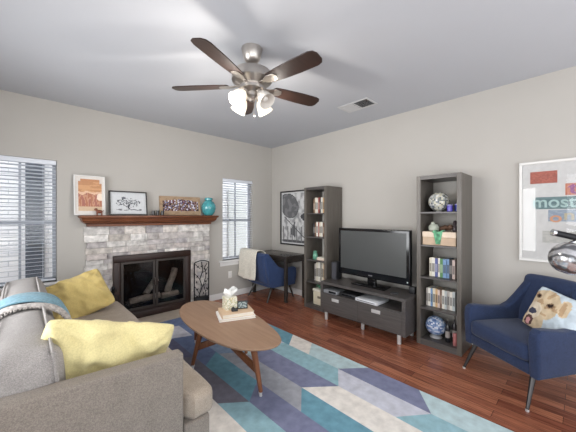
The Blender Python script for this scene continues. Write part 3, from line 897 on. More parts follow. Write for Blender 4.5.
for i, v in enumerate(rug.v): rug.v[i] = (v[0]+2.5, v[1]+2.2, v[2])
rug.build('woven_pattern', M['rug'], rg, 0)
MB().box(CB[-1]+2.5, CB[0]+2.5, YN+2.2, YF+2.2, .0005, ZR-.0006, .003, 1).build('rug_backing', pm(196, 196, 196, .95), rg)

#==COFFEE TABLE==
ct = thing('coffee_table', 'walnut coffee table with surfboard shaped top and splayed legs', 'table', (-2.22, -1.97, .0150), rz=R(-1))
TT = .44
outl = [(-2.448, -1.447), (-2.337, -1.285), (-2.209, -1.240), (-2.07, -1.33), (-1.985, -1.60), (-1.94, -1.90), (-1.95, -2.10), (-2.035, -2.45), (-2.105, -2.62), (-2.19, -2.69), (-2.29, -2.685), (-2.39, -2.61), (-2.463, -2.50), (-2.524, -2.259), (-2.54, -1.95), (-2.515, -1.68)]
# smooth closed curve through the outline
def smooth_closed(p, sub=5):
    o = []; n = len(p)
    for i in range(n):
        p0, p1, p2, p3 = [Vector(p[(i+k-1) % n]) for k in range(4)]
        for s in range(sub):
            t_ = s/sub
            o.append(0.5*((2*p1) + (-p0+p2)*t_ + (2*p0-5*p1+4*p2-p3)*t_*t_ + (-p0+3*p1-3*p2+p3)*t_**3))
    return [(v.x, v.y) for v in o]
top = [(x+2.22, y+1.97) for x, y in smooth_closed(outl)]
cx_, cy_ = sum(p[0] for p in top)/len(top), sum(p[1] for p in top)/len(top)
tt = MB()
n = len(top)
rings = [(1.0, TT-.004), (.995, TT), ]
vs = []
for s, z in ((.955, TT-.026), (.995, TT-.012), (1.0, TT-.004), (.994, TT)):
    vs += [(cx_+(x-cx_)*s, cy_+(y-cy_)*s, z) for x, y in top]
fs = [tuple(range(n-1, -1, -1))]
for j in range(3):
    for i in range(n): fs.append((j*n+i, j*n+(i+1) % n, (j+1)*n+(i+1) % n, (j+1)*n+i))
fs.append(tuple(3*n+i for i in range(n)))
tt.add(vs, fs)
tt.build('tabletop', M['walnut'], ct)
legs = [((-2.415, -1.90), (-2.462, -1.795)), ((-2.29, -2.50), (-2.235, -2.53)), ((-2.24, -1.42), (-2.215, -1.31)), ((-2.03, -2.02), (-1.975, -1.94))]
for (a, b_) in legs:
    lo = leg_mb(a[0]+2.22, a[1]+1.97, TT-.026, b_[0]+2.22, b_[1]+1.97, .035, .027, .016).build('leg', M['walnut_leg'], ct)
    MB().tube([(b_[0]+2.22+(a[0]-b_[0])*.08, b_[1]+1.97+(a[1]-b_[1])*.08, .035), (b_[0]+2.22, b_[1]+1.97, 0)], [.0148, .012], 12).build('foot_cap', M['steel'], lo)
def bar(p, q, hgt, th):
    p, q = Vector(p), Vector(q); d = (q-p); L = d.length; rz = math.atan2(d.y, d.x)
    return MB().box(0, L, -th/2, th/2, -hgt/2, hgt/2, .005, 2, Matrix.Translation(p) @ Matrix.Rotation(rz, 4, 'Z') @ Matrix.Rotation(-math.asin(d.z/L), 4, 'Y'))
mid = (-2.20+2.22, -1.93+1.97, .30)
def leg_at(k, z):
    (a, b_) = legs[k]; t_ = (TT-.026-z)/(TT-.061)
    return (a[0]+(b_[0]-a[0])*t_+2.22, a[1]+(b_[1]-a[1])*t_+1.97, z)
c0 = (.0, .035, .255)
for k in range(4):
    e = Vector(leg_at(k, .205)); c_ = Vector(c0) + (e-Vector(c0)).normalized()*.004
    bar(e, c_, .058, .024).build('stretcher', M['walnut_leg'], ct)

def book_flat(name, w, d, h, loc, rz, cover, label, group=None):
    t = thing(name, label, 'book', loc, rz, group)
    MB().box(-w/2+.004, w/2-.006, -d/2+.005, d/2-.005, .003, h-.003).build('page_block', M['paper'], t, 0)
    cv = MB(); cv.box(-w/2, w/2, -d/2, d/2, 0, .003, .001, 1); cv.box(-w/2, w/2, -d/2, d/2, h-.003, h, .001, 1); cv.box(-w/2, -w/2+.004, -d/2, d/2, .003, h-.003)
    cv.build('cover', cover, t); return t
ZT = .0150+TT
RB = R(-22)
book_flat('large_book', .335, .255, .022, (-2.105, -1.955, ZT+.0005), RB, pm(232, 230, 228), 'thin white book at bottom of the stack on the coffee table')
book_flat('hardcover_book', .30, .23, .036, (-2.10, -1.955, ZT+.023), RB+R(2), pm(206, 178, 148), 'tan covered thick book on top of the white book')
ZB = ZT+.0595
tb = thing('tissue_box', 'cream patterned cube tissue box on the tan book', 'tissue box', (-2.125, -1.885, ZB), RB+R(10))
bx = MB()
def f_floral(u, v):
    k = nz(u*2, v*2, 7, 9); return rgb(196, 186, 146) if k > .22 else (rgb(176, 182, 160) if k < -.32 else rgb(228, 224, 208))
for k in range(4):
    mz = Matrix.Rotation(k*PI/2, 4, 'Z') @ Matrix.Translation((0, -.055, 0))
    art(bx, .11, .115, f_floral, 12, 12, mz)
bx.build('carton_sides', M['print'], tb, 0)
rt = MB(); rt.box(-.055, .055, -.055, .055, .1145, .1155); rt.box(-.054, .054, -.054, .054, .0005, .1145); rt.build('carton_top', pm(226, 222, 208), tb, 0)
ti = MB(); vs, fs = [], []
NA = 28
for j in range(9):
    t_ = j/8
    for i in range(NA):
        a = 2*PI*i/NA
        r = .012 + .05*math.sin(t_*PI*.75)*(1+.45*math.sin(3*a+t_*3)+.2*math.sin(7*a))
        vs.append((r*math.cos(a), r*math.sin(a)*.75, .113 + t_*.075*(1+.25*math.sin(2*a+1))))
for j in range(8):
    for i in range(NA): fs.append((j*NA+i, j*NA+(i+1) % NA, (j+1)*NA+(i+1) % NA, (j+1)*NA+i))
ti.add(vs, fs); ti.build('pulled_tissue', M['tissue'], tb, 180)
pf = thing('small_photo_frame', 'small dark photo stand with grey picture in front of the tissue box', 'photo frame', (-2.045, -1.985, ZB), RB+R(-12), )
MB().box(-.05, .05, -.006, .006, 0, .075, .003, 2, rotm(R(-12), 0, 0, (0, 0, .001))).build('frame', M['black_frame'], pf)
art(MB(), .078, .055, lambda u, v: rgb(150, 160, 158) if nz(u, v, 6, 12) > 0 else rgb(84, 96, 98), 14, 10, rotm(R(-12), 0, 0, (0, -.008, .011))).build('photo', M['print'], pf, 0)
MB().box(-.008, .008, .0, .05, .0005, .004, .001, 1).build('easel_back', M['black_frame'], pf)
gd = MB(); gd.box(-.03, .03, -.022, .022, 0, .022, .006, 2); gd.sphere((-.012, 0, .026), .015, 12, 8)
solo('remote_puck', gd, M['black_plastic'], 'small black gadget lying left of the photo stand', 'gadget', (-2.135, -1.985, ZB), (0, 0, RB))

#==SOFA==
so = thing('sofa', 'grey tweed two cushion sofa with track arms facing the bookcases', 'sofa', (-3.3, -1.65, .0115))
sx, sy = 3.3, 1.65
def SB(x0, x1, y0, y1, z0, z1, bev=.02, seg=3): return MB().box(x0+sx, x1+sx, y0+sy, y1+sy, z0, z1, bev, seg)
YN_, YF_ = -2.785, -.52
bs = SB(-3.78, -2.90, YN_+.102, YF_-.102, .12, .27, .015, 2)
bs.box(-2.955+sx, -2.80+sx, YN_+.01+sy, YF_-.01+sy, .12, .27, .02, 3)
bs.build('seat_base', M['sofa'], so)
def arm(y0, y1):
    poly = [(-3.90, .12), (-3.90, .708), (-2.958, .66), (-2.958, .12)]
    return MB().prism([(x+sx, z) for x, z in poly], y0+sy, y1+sy, 'y', .018, 3)
arm(YN_, YN_+.10).build('arm', M['sofa'], so)
arm(YF_-.10, YF_).build('arm', M['sofa'], so)
SB(-3.90, -3.77, YN_+.10, YF_-.10, .12, .70, .025, 3).build('back_frame', M['sofa'], so)
ymid = (YN_+YF_)/2
for s, (a, b_) in enumerate(((YN_+.104, ymid-.002), (ymid+.002, YF_-.104))):
    mb = cushion_mb(-3.765+sx, -2.775+sx, a+sy, b_+sy, .272, .425, .045, .012, s*3.1, 16)
    # the T shaped end that wraps in front of the arm: widen the front part of the same cushion
    for i, v in enumerate(mb.v):
        x, y, z = v
        xf = x - (-2.94+sx)
        if xf > 0:
            if s == 0 and y < a+sy+.25:
                k = 1 - max(0, (y-(a+sy)))/.25; y -= .115*k*min(1, xf/.02)
            if s == 1 and y > b_+sy-.25:
                k = 1 - max(0, ((b_+sy)-y))/.25; y += .115*k*min(1, xf/.02)
            mb.v[i] = (x, y, z)
    mb.build('seat_cushion', M['sofa_seat'], so)
def backcush(y0, y1, seed, lean=12):
    hgt = .385
    mb = cushion_mb(-.115, .135, -(y1-y0)/2, (y1-y0)/2, 0, hgt, .06, .035, seed, 18, .010)
    m4 = Matrix.Translation((-3.555+sx, (y0+y1)/2+sy, .428)) @ Matrix.Rotation(R(-lean*.55), 4, 'Y')
    mb.v = [tuple(m4 @ Vector(v)) for v in mb.v]
    o = mb.build('back_cushion', M['sofa_cushion'], so)
    for s in (-1, 1):
        for e in (-1, 1):
            pass
    for s in (-1, 1):
        hw = (y1-y0)/2
        pts = [(s*.098+.010, e, z+.006) for e, z in [(-hw+.012, .06), (-hw-.014, .18), (-hw+.006, .335), (-hw+.055, .376), (0, .410), (hw-.055, .376), (hw-.006, .335), (hw+.014, .18), (hw-.012, .06)]]
        # dense smooth welt
        P = [Vector(p) for p in pts]; q = []
        for i in range(len(P)-1):
            p0, p1, p2, p3 = P[max(0, i-1)], P[i], P[i+1], P[min(len(P)-1, i+2)]
            for k in range(5):
                t_ = k/5; q.append(0.5*((2*p1) + (-p0+p2)*t_ + (2*p0-5*p1+4*p2-p3)*t_*t_ + (-p0+3*p1-3*p2+p3)*t_**3))
        q.append(P[-1])
        MB().tube([m4 @ p for p in q], .0075, 6).build('welt', M['sofa_cushion'], o)
    return m4
mb1 = backcush(YN_+.11, ymid-.01, 1.0)
mb2 = backcush(ymid+.01, YF_-.12, 5.0)
for x in (-3.84, -2.90):
    for y in (YN_+.06, YF_-.06):
        leg_mb(x+sx, y+sy, .125, x+sx, y+sy, 0, .028, .018).build('leg', M['walnut_leg'], so)

# throw pillows
def place_pillow(name, mb, mat, label, loc, rot):
    o = mb.build(name, mat, None, 180); o.location = loc; o.rotation_euler = rot
    return tag(o, label, 'pillow')
P1 = pillow_mb(.53, .46, .18, 2.0, .026, .045)
place_pillow('throw_pillow', P1, M['yellow'], 'mustard yellow throw pillow leaning at the fireplace end of the sofa', (-3.185, -.80, .61), (R(-38), R(-18), R(3)))
P2 = pillow_mb(.625, .44, .19, 9.0, .030, .045)
place_pillow('throw_pillow', P2, M['yellow2'], 'pale yellow throw pillow leaning inside the near sofa arm', (-3.265, -2.52, .65), (R(10), R(16), R(-4)))

# throws draped over the sofa back cushions
def drape(mb, y0, y1, off, seed, jag=0.0, z_end=.47):
    path = [(-3.735, .70), (-3.725, .77), (-3.69, .825), (-3.64, .853), (-3.575, .862), (-3.50, .85), (-3.43, .81), (-3.385, .74), (-3.362, .65), (-3.355, .55), (-3.345, z_end)]
    NS, NW = 44, 12
    P = [Vector((a, b_)) for a, b_ in path]
    def at(t_):
        f = t_*(len(P)-1); i = min(int(f), len(P)-2); u = f-i
        p0, p1, p2, p3 = P[max(0, i-1)], P[i], P[i+1], P[min(len(P)-1, i+2)]
        return 0.5*((2*p1) + (-p0+p2)*u + (2*p0-5*p1+4*p2-p3)*u*u + (-p0+3*p1-3*p2+p3)*u**3)
    vs, fs = [], []
    for side in (0, 1):
        for i in range(NS+1):
            t_ = i/NS; p = at(t_); q = at(min(1, t_+.01)) - at(max(0, t_-.01)); nrm = Vector((-q.y, q.x)).normalized()
            if nrm.y < 0 and p.x > -3.6 and False: nrm = -nrm
            for j in range(NW+1):
                s = j/NW
                y = y0+(y1-y0)*s + .018*math.sin(t_*7+seed)
                d = off + (.012 if side else 0) + .007*math.sin(s*9+t_*5+seed) + .006*noise.noise(Vector((s*4, t_*6, seed)))
                vs.append((p.x+nrm.x*d, y, p.y+nrm.y*d))
    N = (NS+1)*(NW+1)
    g = lambda i, j, k: k*N + i*(NW+1)+j
    for i in range(NS):
        for j in range(NW):
            fs.append((g(i, j, 0), g(i, j+1, 0), g(i+1, j+1, 0), g(i+1, j, 0))); fs.append((g(i, j, 1), g(i+1, j, 1), g(i+1, j+1, 1), g(i, j+1, 1)))
    for i in range(NS):
        fs.append((g(i, 0, 0), g(i+1, 0, 0), g(i+1, 0, 1), g(i, 0, 1))); fs.append((g(i, NW, 0), g(i, NW, 1), g(i+1, NW, 1), g(i+1, NW, 0)))
    for j in range(NW):
        fs.append((g(0, j, 0), g(0, j, 1), g(0, j+1, 1), g(0, j+1, 0))); fs.append((g(NS, j, 0), g(NS, j+1, 0), g(NS, j+1, 1), g(NS, j, 1)))
    return mb.add(vs, fs)
solo('blue_throw', drape(MB(), -1.86, -1.58, .010, 1.0), M['blue_throw'], 'light blue wool throw draped over the sofa back cushions', 'throw', smooth=180)
gt = thing('crochet_throw', 'grey crocheted throw with fringe draped beside the blue throw', 'throw', (0, 0, 0))
drape(MB(), -1.995, -1.905, .008, 1.0, z_end=.55).build('crochet_panel', M['grey_throw'], gt, 180)
fr = MB()
path = [(-3.71, .80), (-3.66, .846), (-3.61, .86), (-3.55, .862), (-3.49, .847), (-3.43, .81), (-3.388, .75), (-3.365, .67), (-3.357, .6)]
for i in range(34):
    f_ = i/33*(len(path)-1); k = min(int(f_), len(path)-2); u = f_-k
    x = path[k][0]+(path[k+1][0]-path[k][0])*u; z = path[k][1]+(path[k+1][1]-path[k][1])*u
    fr.tube([(x, -1.98, z+.010), (x+.004, -2.005, z+.012), (x+.004*math.sin(i*2.1), -2.025, z+.006)], [.004, .0035, .002], 5)
fr.build('fringe', M['grey_throw'], gt)

#==ARMCHAIR==
ac = thing('armchair', 'navy blue tweed armchair with dark slender legs beside the bookcase', 'armchair', (-.765, -3.735, 0), rz=math.atan2(.555, -.83)-PI/2)
# local: +Y faces the sitter's front, +X is the sitter's right, origin under the middle of the front legs
def armprof(): return [(.035, .235), (.05, .50), (.04, .56), (.01, .588), (-.06, .586), (-.20, .566), (-.32, .565), (-.385, .60), (-.435, .69), (-.475, .78), (-.505, .835), (-.54, .86), (-.58, .86), (-.61, .835), (-.61, .80), (-.57, .50), (-.54, .27), (-.51, .235)]
for s in (-1, 1):
    mb = MB().prism([(y, z) for y, z in armprof()], -.042, .042, 'x', .022, 3)
    mb.v = [(s*(.297 - max(0, (z-.58))*.36 - max(0, -y-.2)*.10) + x, y, z) for x, y, z in mb.v]
    mb.v = [(x, y-.07, z) for x, y, z in mb.v]
    mb.build('arm', M['navy'], ac)
MB().box(-.27, .27, -.59, -.035, .235, .325, .02, 3).build('seat_frame', M['navy'], ac)
cushion_mb(-.262, .262, -.53, -.015, .327, .455, .035, .015, 3.3, 14, .004).build('seat_cushion', M['navy'], ac)
bk = cushion_mb(-.26, .26, -.06, .06, .0, .575, .045, .012, 8.0, 14, .003)
m4 = Matrix.Translation((0, -.54, .30)) @ Matrix.Rotation(R(9.5), 4, 'X')
bk.v = [tuple(m4 @ Vector((x*(1-.16*max(0, z-.2)), y, z))) for x, y, z in bk.v]
bk.build('backrest', M['navy'], ac)
for sx_, fy, fx in ((-1, 0, .284), (1, 0, .284), (-1, -.50, .25), (1, -.50, .25)):
    lo = leg_mb(sx_*(fx-.03), fy+(-.085 if fy == 0 else -.05), .24, sx_*(fx+.005), fy+(.012 if fy == 0 else -.10), .012, .020, .011).build('leg', pm(58, 54, 54, .22, .3), ac)
    MB().lathe([(.012, 0), (.012, .014)], 12, sx_*(fx+.006), fy+(.013 if fy == 0 else -.102), 0).build('glide', M['steel'], lo)

# dog print pillow
def f_dog(u, v, side):
    bg = rgb(196, 208, 216)
    if side > 0: pass
    E = lambda cx, cy, rx, ry, a=0: math.hypot(((u-cx)*math.cos(a)+(v-cy)*math.sin(a))/rx, (-(u-cx)*math.sin(a)+(v-cy)*math.cos(a))/ry) < 1
    tan, dk, lt = rgb(208, 188, 158), rgb(184, 156, 124), rgb(222, 208, 186)
    if E(.155, .385, .085, .075): return rgb(70, 72, 88)
    if E(.12, .76, .042, .035) or E(.44, .66, .05, .038, .4): return rgb(52, 42, 40)
    if E(.12, .76, .07, .055) or E(.44, .66, .075, .06, .4): return rgb(138, 112, 90)
    if E(.16, .12, .055, .08): return rgb(214, 160, 160)
    if E(.16, .15, .10, .13): return rgb(96, 70, 66)
    if E(.66, .70, .05, .17, .15): return dk
    if E(.68, .72, .10, .20, .15): return tan
    if E(.18, .42, .17, .2): return lt
    if E(.30, .62, .33, .36): return tan if nz(u, v, 9, 14) > -.25 else dk
    if E(.22, .2, .24, .3): return tan
    if E(.2, .0, .3, .2): return lt
    return bg
P3 = pillow_mb(.365, .365, .12, 4.0, .008, .05, 44, f_dog)
o = P3.build('dog_pillow', M['cloth_print'], None, 180)
tag(o, 'pale blue pillow printed with a tan dog face on the navy armchair', 'pillow')
face = math.atan2(.555, -.83)
# its printed side (local -y) turns towards the room
cdir = Vector((math.cos(face), math.sin(face), 0)); sidev = Vector((cdir.y, -cdir.x, 0))
pos = Vector((-.765, -3.735, 0)) - cdir*.405 - sidev*.155 + Vector((0, 0, .62))
o.location = pos; 
o.rotation_euler = (Matrix.Rotation(face+PI/2+R(8), 4, 'Z') @ Matrix.Rotation(R(-20), 4, 'X') @ Matrix.Rotation(R(14), 4, 'Y')).to_euler()

#==FLOOR LAMP==
fl = thing('floor_lamp', 'floor lamp with black arm and chrome ball shade over the armchair', 'lamp', (-.16, -4.62, 0))
bx, by = -.16, -4.62
MB().lathe([(.14, 0), (.145, .01), (.13, .022), (.03, .03), (.015, .05)], 32).build('base', M['chrome'], fl)
MB().tube([(0, 0, .03), (0, 0, 1.24)], .013, 12).build('pole', M['iron'], fl)
bp_ = Vector((-.925+.16, -4.185+4.62, 1.125))       # ball centre, local
jt = bp_ + Vector((.045, -.05, .128))
MB().tube([(0, 0, 1.22), (-.3, .12, 1.235), tuple(jt)], .011, 12).build('arm', M['iron'], fl)
tip = Vector((-.955+.16, -4.115+4.62, 1.295))
hd = MB().tube([tuple(jt+Vector((.02, -.03, -.002))), tuple(tip)], .021, 16).build('head_rod', M['iron'], fl)
d = (tip-jt).normalized()
MB().tube([tuple(tip), tuple(tip+d*.018)], .0225, 16).build('end_cap', M['chrome'], hd)
MB().tube([tuple(bp_+Vector((0, 0, .10))), tuple(jt)], .012, 12).build('ball_joint', M['chrome'], fl)
bs_ = MB(); bs_.lathe([(.004, .110), (.03, .106), (.062, .091), (.088, .066), (.105, .034), (.11, 0), (.105, -.034), (.091, -.062), (.072, -.083), (.05, -.098), (.047, -.094), (.069, -.079), (.087, -.059), (.101, -.03), (.106, 0), (.101, .032), (.085, .063), (.06, .087), (.03, .102), (.004, .105)], 40, cap=False)
mt = Matrix.Translation(bp_) @ Matrix.Rotation(R(20), 4, 'X')
bs_.v = [tuple(mt @ Vector(v)) for v in bs_.v]
bs_.build('ball_shade', M['swirl'], fl)
bb = MB().sphere(tuple(bp_), .03, 14, 10).build('bulb', M['shade_off'], fl)

#==POSTERS==
# large letterpress poster on the right-hand wall
bp = thing('framed_poster', 'large white framed letterpress poster with coloured word blocks above the armchair', 'picture', (-.001, -4.19, .975), rz=R(-90))
# local: x -> world -y, y -> world x (wall side)
PW, PH = .76, .955
f = MB(); b_ = .022
f.box(-PW/2, PW/2, -.028, 0, 0, b_, .003, 1); f.box(-PW/2, PW/2, -.028, 0, PH-b_, PH, .003, 1)
f.box(-PW/2, -PW/2+b_, -.028, 0, b_, PH-b_, .003, 1); f.box(PW/2-b_, PW/2, -.028, 0, b_, PH-b_, .003, 1)
f.build('frame', M['white_frame'], bp)
MB().box(-PW/2+.01, PW/2-.01, -.010, -.002, .01, PH-.01).build('paper_sheet', pm(210, 209, 208, .8), bp, 0)
def wl(y, z): return (-(y+4.19), z-.975)          # wall coordinates -> local x,z
def block(name, ya, yb, za, zb, fn, nx, ny):
    xa, z0 = wl(ya, zb); xb, z1 = wl(yb, za)
    art(MB(), xb-xa, z1-z0, fn, nx, ny, Matrix.Translation(((xa+xb)/2, -.0108, z0))).build(name, M['print'], bp, 0)
tex = lambda a, b_, k: (lambda u, v: a if nz(u*2, v*6, 5, k) > 0 else b_)
block('red_word_block', -3.892, -4.082, 1.832, 1.718, tex(rgb(184, 112, 98), rgb(166, 100, 90), 20), 16, 16)
block('orange_letter_block', -4.134, -4.26, 1.705, 1.60, tex(rgb(200, 132, 106), rgb(190, 118, 98), 21), 10, 8)
block('teal_word_block', -3.93, -4.50, 1.588, 1.475, tex(rgb(102, 126, 130), rgb(116, 140, 142), 22), 40, 12)
block('blue_word_block', -4.02, -4.50, 1.468, 1.36, tex(rgb(146, 158, 174), rgb(160, 172, 186), 23), 30, 12)
MXZ = Matrix(((1, 0, 0, 0), (0, 0, -1, 0), (0, 1, 0, 0), (0, 0, 0, 1)))
def word(body, y, z, size, mat, nm, sxk=1.0):
    x, zz = wl(y, z)
    mb = text_mb(body, size, .0006, Matrix.Translation((x, -.0122, zz)) @ MXZ @ Matrix.Diagonal((sxk, 1, 1, 1)), .002)
    mb.build(nm, mat, bp, 0)
word('t', -4.152, 1.613, .155, pm(146, 72, 132), 'letter', 1.4)
word('most', -3.905, 1.492, .15, pm(172, 198, 196), 'lettering', .98)
word('o', -4.028, 1.355, .13, pm(206, 152, 118), 'letter', 1.2)
word('n', -4.12, 1.376, .13, pm(186, 176, 150), 'letter', 1.2)
word('e', -4.24, 1.376, .13, pm(196, 180, 140), 'letter', 1.2)
block('grey_word_block', -3.98, -4.46, 1.27, 1.16, tex(rgb(186, 186, 182), rgb(196, 194, 190), 24), 20, 8)
MB().box(-PW/2+b_*.9, PW/2-b_*.9, -.018, -.016, b_*.9, PH-b_*.9).build('glass_pane', M['pane'], bp, 0)

# black framed monochrome print behind the desk
def f_bw(u, v):
    if u < .03 or u > .97 or v < .02 or v > .98: return rgb(200, 200, 200)
    d = math.hypot((u-.25 + .25*(v-.75))/.28, (v-.74)/.23)
    if d < 1: return rgb(104, 104, 106) if nz(u, v, 9, 30) > -.05 else rgb(124, 124, 126)
    if d < 1.06: return rgb(70, 70, 72)
    e = (v-.46) + .62*(u-.2)
    if abs(e-.0) < .012 and u > .1: return rgb(84, 84, 86)
    if math.hypot((u-.72)/.10, (v-.52)/.07) < 1 and nz(u, v, 12, 31) > -.15: return rgb(70, 70, 74)
    if v < .34 and abs((u*7) % 1 - .5) < .10: return rgb(112, 112, 114)
    if v < .08: return rgb(90, 90, 92)
    if .3 < u < .46 and .12 < v < .42 and nz(u*1.4, v, 8, 32) > -.1: return rgb(96, 96, 98)
    k = nz(u, v, 10, 33)
    return rgb(150, 150, 151) if k > .2 else (rgb(204, 204, 204) if k < -.05 else rgb(182, 182, 182))
pb = thing('framed_monochrome_print', 'tall black framed black and white print on the wall above the desk', 'picture', (-.001, -.70, .878), rz=R(-90))
PW2, PH2, b2 = .86, .995, .026
f = MB()
f.box(-PW2/2, PW2/2, -.026, 0, 0, b2, .002, 1); f.box(-PW2/2, PW2/2, -.026, 0, PH2-b2, PH2, .002, 1)
f.box(-PW2/2, -PW2/2+b2, -.026, 0, b2, PH2-b2, .002, 1); f.box(PW2/2-b2, PW2/2, -.026, 0, b2, PH2-b2, .002, 1)
f.build('frame', M['black_frame'], pb)
MB().box(-PW2/2+.01, PW2/2-.01, -.008, -.001, .01, PH2-.01).build('backing_board', M['black_frame'], pb, 0)
art(MB(), PW2-2*b2, PH2-2*b2, f_bw, 70, 80, Matrix.Translation((0, -.009, b2))).build('art_print', M['print'], pb, 0)

#==BOOKCASES==
def bookcase(label, y_mid, xw=-.012):
    t = thing('bookcase', label, 'bookcase', (xw, y_mid, 0), rz=0, group='tall narrow open bookcases')
    D, Wd, Hh, th = .385, .44, 1.85, .042
    for s in (-1, 1):
        a, b_ = (-Wd/2, -Wd/2+th) if s < 0 else (Wd/2-th, Wd/2)
        MB().box(-D, 0, a, b_, 0, Hh, .002, 1).build('side_panel', M['dark_wood'], t)
    MB().box(-D+.0005, 0, -Wd/2+th, Wd/2-th, Hh-th, Hh-.0005, .001, 1).build('top_panel', M['dark_wood_y'], t)
    MB().box(-D+.0005, 0, -Wd/2+th, Wd/2-th, .0005, .065, .001, 1).build('bottom_panel', M['dark_wood_y'], t)
    for z in SHZ:
        MB().box(-D+.004, -.002, -Wd/2+th, Wd/2-th, z-.018, z, .001, 1).build('shelf', M['dark_wood_y'], t)
    return t
SHZ = [.41, .745, 1.095, 1.455]
YR, YL = -3.188, -1.468
bookcase('dark open bookcase standing between the television and the navy armchair', YR)
bookcase('dark open bookcase standing between the desk and the television console', YL)

def book(y, z, th, h, d, xs, colr, label, group, lean=0):
    """upright book, spine at x = xs facing the room, thickness th along y"""
    t = thing('book', label, 'book', (xs, y, z), 0, group)
    cm = pm(*colr)
    c = MB(); c.box(0, d, -th/2, -th/2+.002, 0, h); c.box(0, d, th/2-.002, th/2, 0, h); c.box(0, .003, -th/2+.002, th/2-.002, 0, h)
    c.build('cover', cm, t, 0)
    MB().box(.003, d-.004, -th/2+.002, th/2-.002, .003, h-.004).build('page_block', M['paper'], t, 0)
    k = (40, 38, 40) if sum(colr) > 380 else (214, 208, 196)
    MB().box(-.0006, 0, -th/2+.003, th/2-.003, h*.25, h*.7).build('spine_label', pm(*[int(.55*a+.45*b_) for a, b_ in zip(colr, k)]), t, 0)
ORD = ['leftmost', 'second', 'third', 'fourth', 'fifth', 'sixth', 'seventh', 'eighth', 'ninth', 'tenth', 'eleventh', 'twelfth', 'thirteenth', 'fourteenth']
NAMES = {(226, 222, 212): 'white', (214, 206, 188): 'cream', (150, 60, 54): 'red', (52, 50, 54): 'black', (92, 98, 150): 'violet blue', (86, 134, 86): 'green', (120, 152, 190): 'light blue', (176, 170, 164): 'grey', (196, 160, 116): 'tan', (112, 84, 66): 'brown', (206, 186, 178): 'pale pink', (74, 96, 132): 'blue', (190, 196, 196): 'pale grey'}
def row(y0, z, spec, xs, where, group, d=.15, k=1.0):
    y = y0
    spec = [(a, b_*k, c) for a, b_, c in spec]
    for i, (cn, th, h) in enumerate(spec):
        colr = [k for k, v in NAMES.items() if v == cn][0]
        pos = 'leftmost' if i == 0 else ('%s from left' % ORD[i] if i < len(spec)-1 else 'rightmost')
        book(y-th/2, z+.0005, th, h, d, xs - .004*((i*7) % 3), colr, '%s book %s %s' % (cn, pos, where), group)
        y -= th + .0012
Rw = 'on %s shelf of bookcase by armchair'
row(-3.065, SHZ[1], [('cream', .022, .20), ('white', .030, .205), ('violet blue', .024, .20), ('white', .018, .205), ('green', .026, .20), ('light blue', .03, .20), ('light blue', .022, .205), ('black', .026, .20), ('pale pink', .024, .20)], -.29, Rw % 'middle', 'books on the middle shelf by the armchair', .15, 1.12)
row(-3.03, SHZ[0], [('grey', .02, .195), ('white', .028, .20), ('light blue', .018, .195), ('cream', .028, .20), ('tan', .022, .20), ('pale pink', .024, .195), ('brown', .016, .20), ('white', .026, .20), ('pale grey', .022, .195), ('grey', .024, .20), ('white', .026, .195), ('pale grey', .026, .2)], -.29, Rw % 'fourth', 'books on the fourth shelf by the armchair')
Lw = 'on %s shelf of bookcase by desk'
row(-1.335, SHZ[3], [('brown', .03, .22), ('cream', .028, .24), ('white', .026, .23), ('red', .022, .24), ('black', .026, .225), ('white', .028, .24), ('tan', .026, .23), ('black', .03, .22), ('cream', .026, .235)], -.28, Lw % 'top', 'books on the top shelf by the desk', .15, 1.18)
row(-1.335, SHZ[2], [('black', .03, .20), ('brown', .026, .21), ('white', .028, .225), ('red', .018, .22), ('cream', .03, .22), ('white', .026, .225), ('brown', .026, .21), ('white', .028, .225), ('cream', .026, .22)], -.28, Lw % 'second', 'books on the second shelf by the desk', .15, 1.18)
row(-1.37, SHZ[0], [('grey', .03, .26), ('cream', .034, .285), ('white', .034, .29), ('black', .014, .28), ('cream', .034, .29), ('tan', .028, .28), ('white', .03, .285)], -.29, Lw % 'fourth', 'books on the fourth shelf by the desk', .15, 1.22)

# middle shelf by the desk: books lying flat, green ornament, grey box file
book_flat('paperback_book', .18, .15, .022, (-.27, -1.545, SHZ[1]+.0005), R(92), pm(206, 160, 140), 'salmon paperback lying flat on the middle shelf by the desk')
book_flat('paperback_book', .17, .145, .018, (-.268, -1.545, SHZ[1]+.0235), R(88), pm(226, 220, 208), 'white paperback lying on the salmon paperback')
bf = MB(); bf.box(-.06, .06, -.10, .10, 0, .24, .004, 1)
solo('grey_file_box', bf, pm(172, 170, 164, .8), 'grey file box standing behind the paperbacks by the desk', 'box', (-.105, -1.535, SHZ[1]+.0005))
go = MB(); go.lathe([(.028, 0), (.034, .008), (.042, .05), (.036, .085), (.022, .105), (.03, .125), (.026, .13), (.016, .11)], 20)
go.sphere((-.02, 0, .10), .02, 12, 8)
solo('green_ornament', go, M['green'], 'mottled green ornament on the middle shelf of the bookcase by the desk', 'ornament', (-.325, -1.418, SHZ[1]+.0005))
# bottom compartment by the desk
wb = thing('storage_box', 'cream storage box at the bottom of the bookcase by the desk', 'box', (-.20, -1.515, .0655))
MB().box(-.15, .15, -.12, .12, 0.0005, .20, .006, 2).build('box_body', M['cream_card'], wb)
MB().box(-.154, .154, -.129, .129, .2005, .235, .006, 2).build('box_lid', pm(226, 222, 208, .8), wb)
MB().box(-.1515, -.1502, -.035, .035, .10, .135).build('label_plate', pm(120, 112, 96), wb)
gn = MB()
for k in range(9):
    a = k*.75; gn.tube([(0, 0, 0), (.03*math.cos(a), .03*math.sin(a), .04), (.06*math.cos(a), .06*math.sin(a), .035+.01*(k % 3))], [.006, .012, .003], 6)
solo('green_trinket', gn, M['green_cloth'], 'small green leafy trinket on the cream storage box', 'trinket', (-.28, -1.475, .3015))

